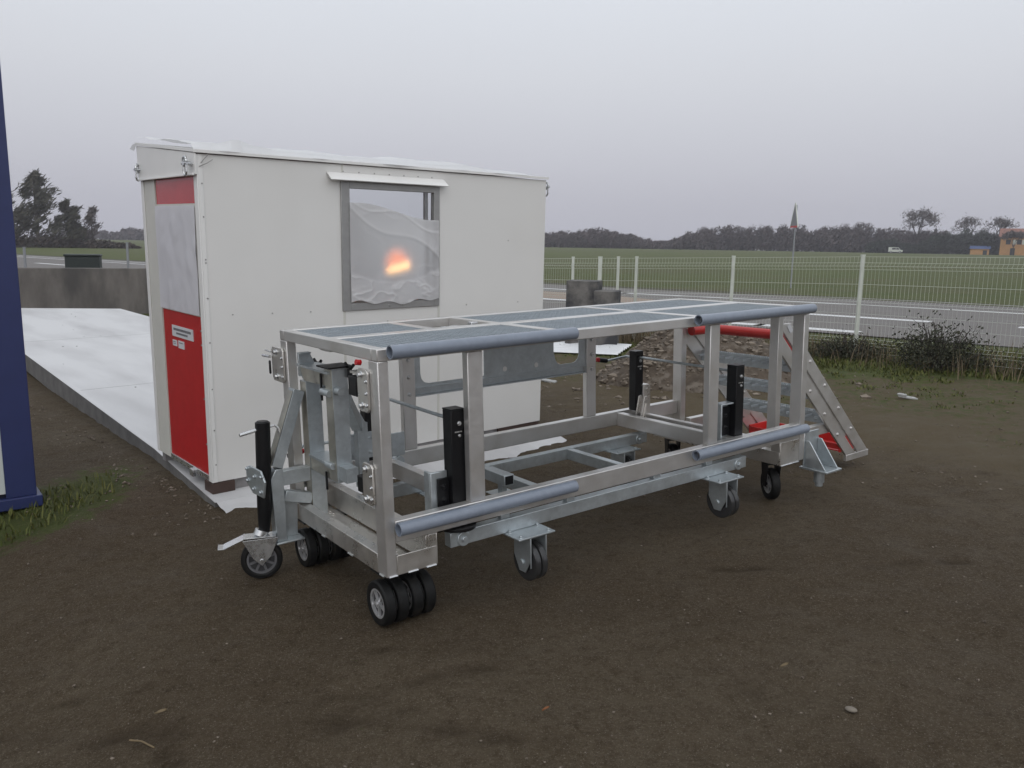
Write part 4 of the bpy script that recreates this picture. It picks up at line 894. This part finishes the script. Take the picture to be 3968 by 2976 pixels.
for _ in range(5200):
    x = random.uniform(-4, 6.2); y = 1.4 + 9 * random.random() ** 1.4
    if math.hypot(x, y) < 1.6: continue
    u = SM.inverted() @ Vector((x, y, 0))
    if -.06 < u.x < 3 and u.y > -.55: continue
    stone(gv, x, y, gz(x, y) + .001, random.choice((.0022, .0026, .003, .0036, .0045, .006)) * random.uniform(.7, 1.3) * (1 if y < 5 else 1.7))
for _ in range(420):           # rubble along the pad edge
    t = random.random(); y = -.4 + 7 * t; x = .0 + .03 * t - random.expovariate(5)
    p = SM @ Vector((x - .05, y, 0)); stone(gv, p.x, p.y, gz(p.x, p.y), random.uniform(.004, .014))
tag(gv.build('gravel', GRAVM, angle=20), 'loose gravel stones scattered over the dirt yard', 'gravel', kind='stuff')

# ------------------------------------------------------------------ grass and weeds
def blade(b, x, y, z, h, w, lean):
    a = random.random() * 6.283; dx, dy = math.cos(a), math.sin(a); l = random.uniform(.1, lean) * h; px, py = -dy * w, dx * w
    b.add([(x - px, y - py, z), (x + px, y + py, z), (x + dx * l * .35 + px * .7, y + dy * l * .35 + py * .7, z + h * .6), (x + dx * l * .35 - px * .7, y + dy * l * .35 - py * .7, z + h * .6), (x + dx * l, y + dy * l, z + h)], [(0, 1, 2, 3), (3, 2, 4)])
gs = MB(); dr = MB()
def gmask(x, y):
    n1 = fbm(x, y, .55, 3.1)
    return max((x * .62 + y * .785 - 9.4 + n1 * 1.6) / 1.3, max(0, 1 - math.hypot((x + 2.95) / .62, (y - 5.1) / 1.25)) * 1.4 + n1 * .3, .42 * (x * .62 + y * .785 - 6.6 + n1 * 2.2) / 2.2)
cnt = 0
for _ in range(260000):
    x = random.uniform(-3.6, 8.5); y = random.uniform(3.4, 14.6)
    if cnt > 42000: break
    if road_s(x, y) > -5.5: continue
    g = gmask(x, y) + fbm(x, y, 4, 6.6) * .4
    if g < .68 or random.random() > g * .95: continue
    u = SM.inverted() @ Vector((x, y, 0))
    if -.1 < u.x < 3.05 and u.y > -.6: continue
    cnt += 1
    fnc = x * .62 + y * .785
    h = random.uniform(.012, .04) * (1.8 if fnc > 10.4 else 1) * (1.8 if x < -2 else 1)
    blade(gs, x, y, gz(x, y) - .006, h, .005 + .003 * (fnc > 9), 1.3)
tag(gs.build('grass', GRASSM, flip=False), 'short green grass growing along the fence and by the container', 'grass', kind='stuff')
# dry tall weeds along the foot of the fence
for _ in range(2600):
    t = random.random(); k = random.randrange(0, 4); p = Vector(FP[k]).lerp(Vector(FP[k + 1]), t); x = p.x + random.gauss(-.1, .35); y = p.y + random.gauss(-.12, .35)
    blade(dr, x, y, gz(x, y), random.uniform(.08, .42), .004, .8)
tag(dr.build('dry_weeds', DRYM, flip=False), 'dry brown weeds standing along the foot of the fence', 'weeds', kind='stuff')

def leafcloud(b, c, rad, n, size, flat=1.0, shell=.35, asp=1.0):
    for _ in range(n):
        v = Vector((random.gauss(0, 1), random.gauss(0, 1), random.gauss(0, 1)))
        v = v * .62 if shell == 0 else v.normalized() * (random.random() ** shell)
        p = Vector(c) + Vector((v.x * rad[0], v.y * rad[1], v.z * rad[2]))
        a = Vector((random.gauss(0, 1), random.gauss(0, 1), random.gauss(0, flat))).normalized(); e = a.orthogonal().normalized(); f = a.cross(e)
        s = size * random.uniform(.6, 1.4); e, f = e * s * asp, f * s
        b.add([p - e, p + f * .5, p + e, p - f * .5], [(0, 1, 2, 3)])
def shrub(name, label, x, y, w, d, h, material, group=None, n=4200, size=.017):
    root = empty(name, label, 'shrub', Matrix.Translation((x, y, gz(x, y))), group)
    cr = MB(); st_ = MB()
    for k in range(26):
        a = random.random() * 6.283; r = random.random() ** .6; cx, cy = math.cos(a) * r * w * .5, math.sin(a) * r * d * .5; ch = h * (1 - .55 * r * r) * random.uniform(.55, 1)
        leafcloud(cr, (cx, cy, ch * .56), (w * .2, d * .2, ch * .42), n // 26, size, 1, 0, 1.2)
        st_.path([(0, 0, -.02), (cx * .4, cy * .4, ch * .4), (cx, cy, ch)], .006, 5)
        for q in range(2): st_.path([(cx, cy, ch * .7), (cx + random.gauss(0, .09), cy + random.gauss(0, .09), ch * random.uniform(.95, 1.2))], .002, 4)
    cr.build('foliage', material, root, flip=False); st_.build('stem', BARK, root)
shrub('bush', 'dark leafy bush growing through the white mesh fence', 5.18, 9.78, 1.15, .9, .64, BUSHM, 'bushes along the fence')
shrub('bush', 'dark green bush at the right edge of the yard', 6.25, 9.0, .9, .8, .58, BUSHM, 'bushes along the fence')
shrub('bush', 'low tangled bramble at the fence foot left of the dark bush', 4.55, 10.9, 1.1, .6, .38, BUSHM, 'bushes along the fence', 2600)

# small litter
def leaf(label, x, y, l, rz, material, cat='leaf', nm='dead_leaf'):
    b = MB(); n = 7; top = []
    for i in range(n + 1):
        t = i / n; w_ = l * .22 * math.sin(math.pi * min(1, t * .95 + .03)); top += [(l * (t - .5), w_, .010 + .012 * t), (l * (t - .5), 0, .004 + .012 * t), (l * (t - .5), -w_, .012 + .006 * t)]
    b.add(top, [(3 * i + e, 3 * i + 3 + e, 3 * i + 4 + e, 3 * i + 1 + e) for i in range(n) for e in (0, 1)])
    o = b.build(nm, material, flip=False); o.location = (x, y, gz(x, y) + .008); o.rotation_euler = (0, 0, rz); s = o.modifiers.new('s', 'SOLIDIFY'); s.thickness = .001; tag(o, label, cat)
leaf('curled tan leaf lying on bare dirt near the bottom left', -1.221, 2.623, .042, .3, LEAFB)
leaf('pale tan leaf lying on the dirt below the near castor', 1.056, 2.87, .035, .2, LEAFB)
leaf('orange leaf fragment on the dirt near the bottom centre', .136, 2.60, .026, .2, mat('orange_leaf', (0.20, 0.075, 0.025), .7))
b = MB(); b.path([(-.055, 0, .010), (-.01, .004, .012), (.05, -.010, .008)], .0032, 7); o = b.build('twig', LEAFB); o.location = (-1.214, 2.47, gz(-1.214, 2.47)); o.rotation_euler = (0, 0, -.25); tag(o, 'short pale twig on the dirt beneath the curled leaf', 'twig')
def pebble(label, x, y, r, rz=0.):
    bm = bmesh.new(); bmesh.ops.create_icosphere(bm, subdivisions=3, radius=r)
    for v in bm.verts: v.co *= 1 + .22 * noise.noise(v.co * 40 + Vector((x, y, 0))); v.co.x *= 1.5; v.co.z *= .62
    me = bpy.data.meshes.new('stone'); bm.to_mesh(me); bm.free(); me.materials.append(STONEM); me.polygons.foreach_set('use_smooth', [True] * len(me.polygons))
    o = bpy.data.objects.new('stone', me); COL.objects.link(o); o.location = (x, y, gz(x, y) + r * .35); o.rotation_euler = (0, 0, rz); tag(o, label, 'stone')
pebble('oblong pale stone lying alone on the dirt at lower right', 1.2, 2.596, .013, -.4)
SCRAPM = mat('dirty_white_scrap', (0.36, 0.36, 0.35), .7, 0, .35, 30)
b = MB(); b.prism([(-.07, -.02), (.02, -.03), (.11, -.01), (.07, .04), (-.08, .03)], 'z', 0.004, .022); b.prism([(-.09, -.02), (0, -.03), (.0, .03), (-.07, .025)], 'z', .022, .04)
o = b.build('scrap', SCRAPM, bevel=.004); o.location = (4.003, 8.102, gz(4.0, 8.1)); o.rotation_euler = (.05, .1, -.5); tag(o, 'crumpled white scrap lying on the yard right of the stairs', 'scrap')
b = MB(); b.prism([(-.09, -.03), (.10, -.04), (.10, .03), (-.08, .04)], 'z', .01, .03); o = b.build('scrap', SCRAPM, bevel=.004); o.location = (.43, 9.4, gz(.43, 9.4)); o.rotation_euler = (.1, .05, -.6); tag(o, 'flat white offcut lying on the ground behind the cabin corner', 'scrap')

# ------------------------------------------------------------------ trees, wood and buildings beyond the field
def limb(b, p, d, l, r, depth, tips):
    q = p + d * l; b.cyl(p, q, r, 6, r * .62)
    if depth == 0: tips.append(q); return
    for _ in range(3 if depth > 1 else 4):
        nd = (d + Vector((random.gauss(0, .55), random.gauss(0, .55), random.gauss(.05, .35)))).normalized(); limb(b, q, nd, l * random.uniform(.6, .85), r * .6, depth - 1, tips)
def layered_tree(label, x, y, h, layers, w, material=PINE, size=.30, n=130):
    root = empty('tree', label, 'tree', Matrix.Translation((x, y, gz(x, y) - .3)), 'trees beyond the road')
    tr = MB(); cr = MB(); lean = random.uniform(-.03, .03) * h
    tr.cyl((0, 0, 0), (lean, 0, h * .55), h * .028, 8, h * .018); tr.cyl((lean, 0, h * .55), (lean * 1.4, 0, h * .97), h * .018, 8, h * .004)
    for (zz, off, rad) in layers:
        z = h * zz; c = Vector((lean + off * w, random.gauss(0, .15) * w, z)); tr.cyl((lean, 0, z - h * .05), c, h * .007, 5, h * .002)
        m = max(1, int(rad * 5))
        for _ in range(m):
            cc_ = c + Vector((random.uniform(-rad, rad) * w * .8, random.gauss(0, rad * .4) * w, random.gauss(0, .018) * h)); tr.cyl(c, cc_, h * .003, 4, .01)
            leafcloud(cr, cc_, (rad * w * .5, rad * w * .5, h * .055), n // m + 2, size * .62, 1.0, 0, 2.6)
    cr.build('crown', material, root, flip=False); tr.build('trunk', BARK, root)
def bare_tree(label, x, y, h, w, material=TWIG, n=26, size=.22, crown0=.35, name='tree', cat='tree'):
    root = empty(name, label, cat, Matrix.Translation((x, y, gz(x, y) - .3)), 'trees beyond the field')
    tr = MB(); cr = MB(); tips = []
    tr.cyl((0, 0, 0), (0, 0, h * crown0), h * .026, 8, h * .018)
    for k in range(5):
        a = 2 * math.pi * k / 5 + random.random(); limb(tr, Vector((0, 0, h * crown0)), Vector((math.cos(a) * .55 * w / h * 2, math.sin(a) * .55 * w / h * 2, 1)).normalized(), h * .26, h * .013, 2, tips)
    for t in tips: leafcloud(cr, t, (h * .085, h * .085, h * .07), n, size * .8, 1, 0, 2.6)
    cr.build('crown', material, root, flip=False); tr.build('trunk', BARK, root)
def crown_layers(n, lo, top_w, mid_w):
    out_ = []
    for k in range(n):
        t = k / (n - 1); zz = 1 - (1 - lo) * t; wd = top_w + (mid_w - top_w) * min(1, t * 1.8)
        out_.append((zz, random.uniform(-1, 1) * wd, random.uniform(.22, .5) * (.5 + wd)))
    return out_
layered_tree('tallest dark layered tree in the clump beyond the road', -75.3, 130.0, 11.3, crown_layers(27, .26, .25, .95), 3.1)
layered_tree('dark tree half hidden by the blue container edge', -80.0, 128.5, 9.8, crown_layers(24, .25, .3, .95), 2.9)
layered_tree('dark tree just right of the tallest one in the clump', -71.6, 132.0, 7.4, crown_layers(20, .22, .2, .85), 2.3)
layered_tree('smaller open grey tree standing right of the dark clump', -68.4, 133.4, 6.6, crown_layers(17, .28, .3, .9), 2.1, TWIG, .22, 70)
UNDER = leaf_mat('undergrowth', (0.045, 0.037, 0.032), (0.095, 0.075, 0.062))
ub = MB()
for _ in range(60):
    t = random.random(); x = -86 + 24 * t; y = 128 + 6 * t + random.gauss(0, 1); hh = (2.6 if t < .6 else 2.4 * (1 - (t - .6) * 2.0)) * random.uniform(.6, 1.1); leafcloud(ub, (x, y, gz(x, y) + hh * .4), (1.6, 1.2, hh * .6), 190, .18, 1, .45, 1.8)
tag(ub.build('undergrowth', UNDER, flip=False), 'brown undergrowth beneath the dark clump of trees', 'undergrowth', kind='stuff')
def treeline(name, label, pts, n, leaves, size, material, dens=1.0):
    b = MB()
    for _ in range(n):
        t = random.random() * (len(pts) - 1); k = int(t); f = t - k; x0, y0, h0 = pts[k]; x1, y1, h1 = pts[k + 1]
        x, y, h = x0 + (x1 - x0) * f, y0 + (y1 - y0) * f, (h0 + (h1 - h0) * f) * random.uniform(.72, 1.04); dd = random.random() * 14 * dens; L_ = math.hypot(x, y); x += x / L_ * dd; y += y / L_ * dd
        h *= random.choice((.7, .85, 1, 1, 1.12)); w_ = random.uniform(1.5, 3.2); leafcloud(b, (x, y, gz(x, y) + h * .45), (w_, w_, h * .50), leaves, size, 1, .4, 1.8); leafcloud(b, (x, y, gz(x, y) + h * .78), (w_ * .8, w_ * .8, h * .22), leaves // 2, size * .5, 1, .6, 2.4)
    o = b.build(name, material, flip=False); tag(o, label, 'wood', kind='stuff'); return o
treeline('far_wood', 'bare brown wood stretching along the far side of the field', [(-10, 281, 5), (10.8, 280, 5), (22, 279, 6.6), (28, 278.6, 7.0), (38, 277, 5.0), (47, 276, 2.6), (52, 275, 3.2), (58, 273.5, 6.2), (65, 272, 7.8), (77, 269, 8.6), (90, 265, 8.4), (101, 261, 8.2), (109, 257.7, 9.0), (119, 253.5, 8.0), (128, 249, 7.6), (141, 242, 6.6), (150, 237, 7.2), (175, 222, 8)], 520, 210, .34, WOOD)
treeline('hedge', 'dark evergreen hedge in front of the far wood', [(106, 246, 3.6), (112, 243, 4.2), (117, 241, 2.5), (122, 238.5, 6.0), (128, 235, 7.2), (133, 232, 6.9), (137, 230, 4.6)], 90, 260, .26, EVER, .25)
treeline('distant_wood', 'pale distant line of trees at the left horizon', [(-215, 385, 5), (-190, 395, 5.5), (-175, 400, 7), (-160, 405, 5.5), (-130, 415, 6), (-90, 425, 6), (-40, 432, 6)], 150, 120, .6, WOOD)
bare_tree('round topped bare tree rising above the dark hedge', 121.5, 249.0, 13.6, 5.0, n=22, size=.24)
bare_tree('tall wispy bare tree between the hedge and the orange house', 133.5, 242.5, 11.6, 4.0, n=12, size=.2)
bare_tree('slim bare tree beside the orange house roof', 140.0, 238.5, 11.0, 2.6, n=14, size=.2)

bare_tree('small bare tree standing in front of the orange house', 133.6, 220.5, 6.8, 3.0, n=26, size=.2)
# orange house, sheds and a van at the far edge of the field
hs = empty('house', 'orange rendered house with a red tiled roof at the far right', 'house', Matrix.Translation((137.6, 224.5, gz(137.6, 224.5))) @ Matrix.Rotation(R(-32), 4, 'Z'))
part('wall', ORANGEW, hs, lambda b: b.box(-4.5, 6.5, 0, 8, -1, 5.0))
part('roof', TILE, hs, lambda b: b.prism([(-.6, 4.9), (8.6, 4.9), (4, 7.3)], 'x', -5, 7))
for x in (-3.2, -.6, 2.4): part('window', WINDARK, hs, lambda b: b.box(x, x + 1.1, -.05, .02, 2.9, 4.2))
part('door', WINDARK, hs, lambda b: b.box(-2.0, -.9, -.05, .02, -.5, 1.9)); part('shutter', FENCEW, hs, lambda b: (b.box(-1.6, -.7, -.06, -.01, 2.9, 4.2), b.box(.6, 1.4, -.06, -.01, 2.9, 4.2)))
sd = empty('outbuilding', 'low orange outbuilding with a blue roof left of the orange house', 'outbuilding', Matrix.Translation((129.7, 229.5, gz(129.7, 229.5))) @ Matrix.Rotation(R(-30), 4, 'Z'))
part('wall', ORANGEW, sd, lambda b: b.box(-2.2, 2.4, 0, 3, -.5, 1.6)); part('roof', BLUEROOF, sd, lambda b: b.prism([(-.3, 1.6), (3.3, 1.6), (3.3, 2.5)], 'x', -2.4, 2.7)); part('door', WINDARK, sd, lambda b: b.box(.9, 1.9, -.05, .02, -.4, 1.2))
vn = empty('parked_van', 'small white van parked in front of the dark hedge', 'van', Matrix.Translation((111.2, 240.0, gz(111.2, 240.0))) @ Matrix.Rotation(R(-25), 4, 'Z'))
part('body', FENCEW, vn, lambda b: b.prism([(-1.9, .35), (1.9, .35), (1.95, .9), (1.3, 1.0), (.8, 1.65), (-1.85, 1.7)], 'y', -.8, .8), .08)
part('window', WINDARK, vn, lambda b: (b.prism([(.2, 1.05), (1.1, 1.05), (.75, 1.5), (.2, 1.52)], 'y', -.815, -.795), b.box(-.9, .1, -.815, -.795, 1.05, 1.52)))
for x in (-1.2, 1.2):
    for y in (-.75, .75): part('wheel', [RUBBER, RIM, RIM], vn, lambda b: wheel(b, (x, y, .32), (0, 1, 0), .32, .2, .6, 0))

# ------------------------------------------------------------------ damp evening air
hz = MB(); hz.box(-260, 260, -12, 480, -3, 26)
HAZE = bpy.data.materials.new('damp_air'); HAZE.use_nodes = True; t = HAZE.node_tree; t.nodes.clear()
ho = N(t, 'ShaderNodeOutputMaterial'); pv = N(t, 'ShaderNodeVolumePrincipled')
pv.inputs['Color'].default_value = (0.86, 0.85, 0.92, 1); pv.inputs['Density'].default_value = 0.0007; pv.inputs['Anisotropy'].default_value = 0.0
t.links.new(pv.outputs[0], ho.inputs['Volume'])
tag(hz.build('haze', HAZE), 'thin pale evening haze over the field', 'haze', kind='stuff')
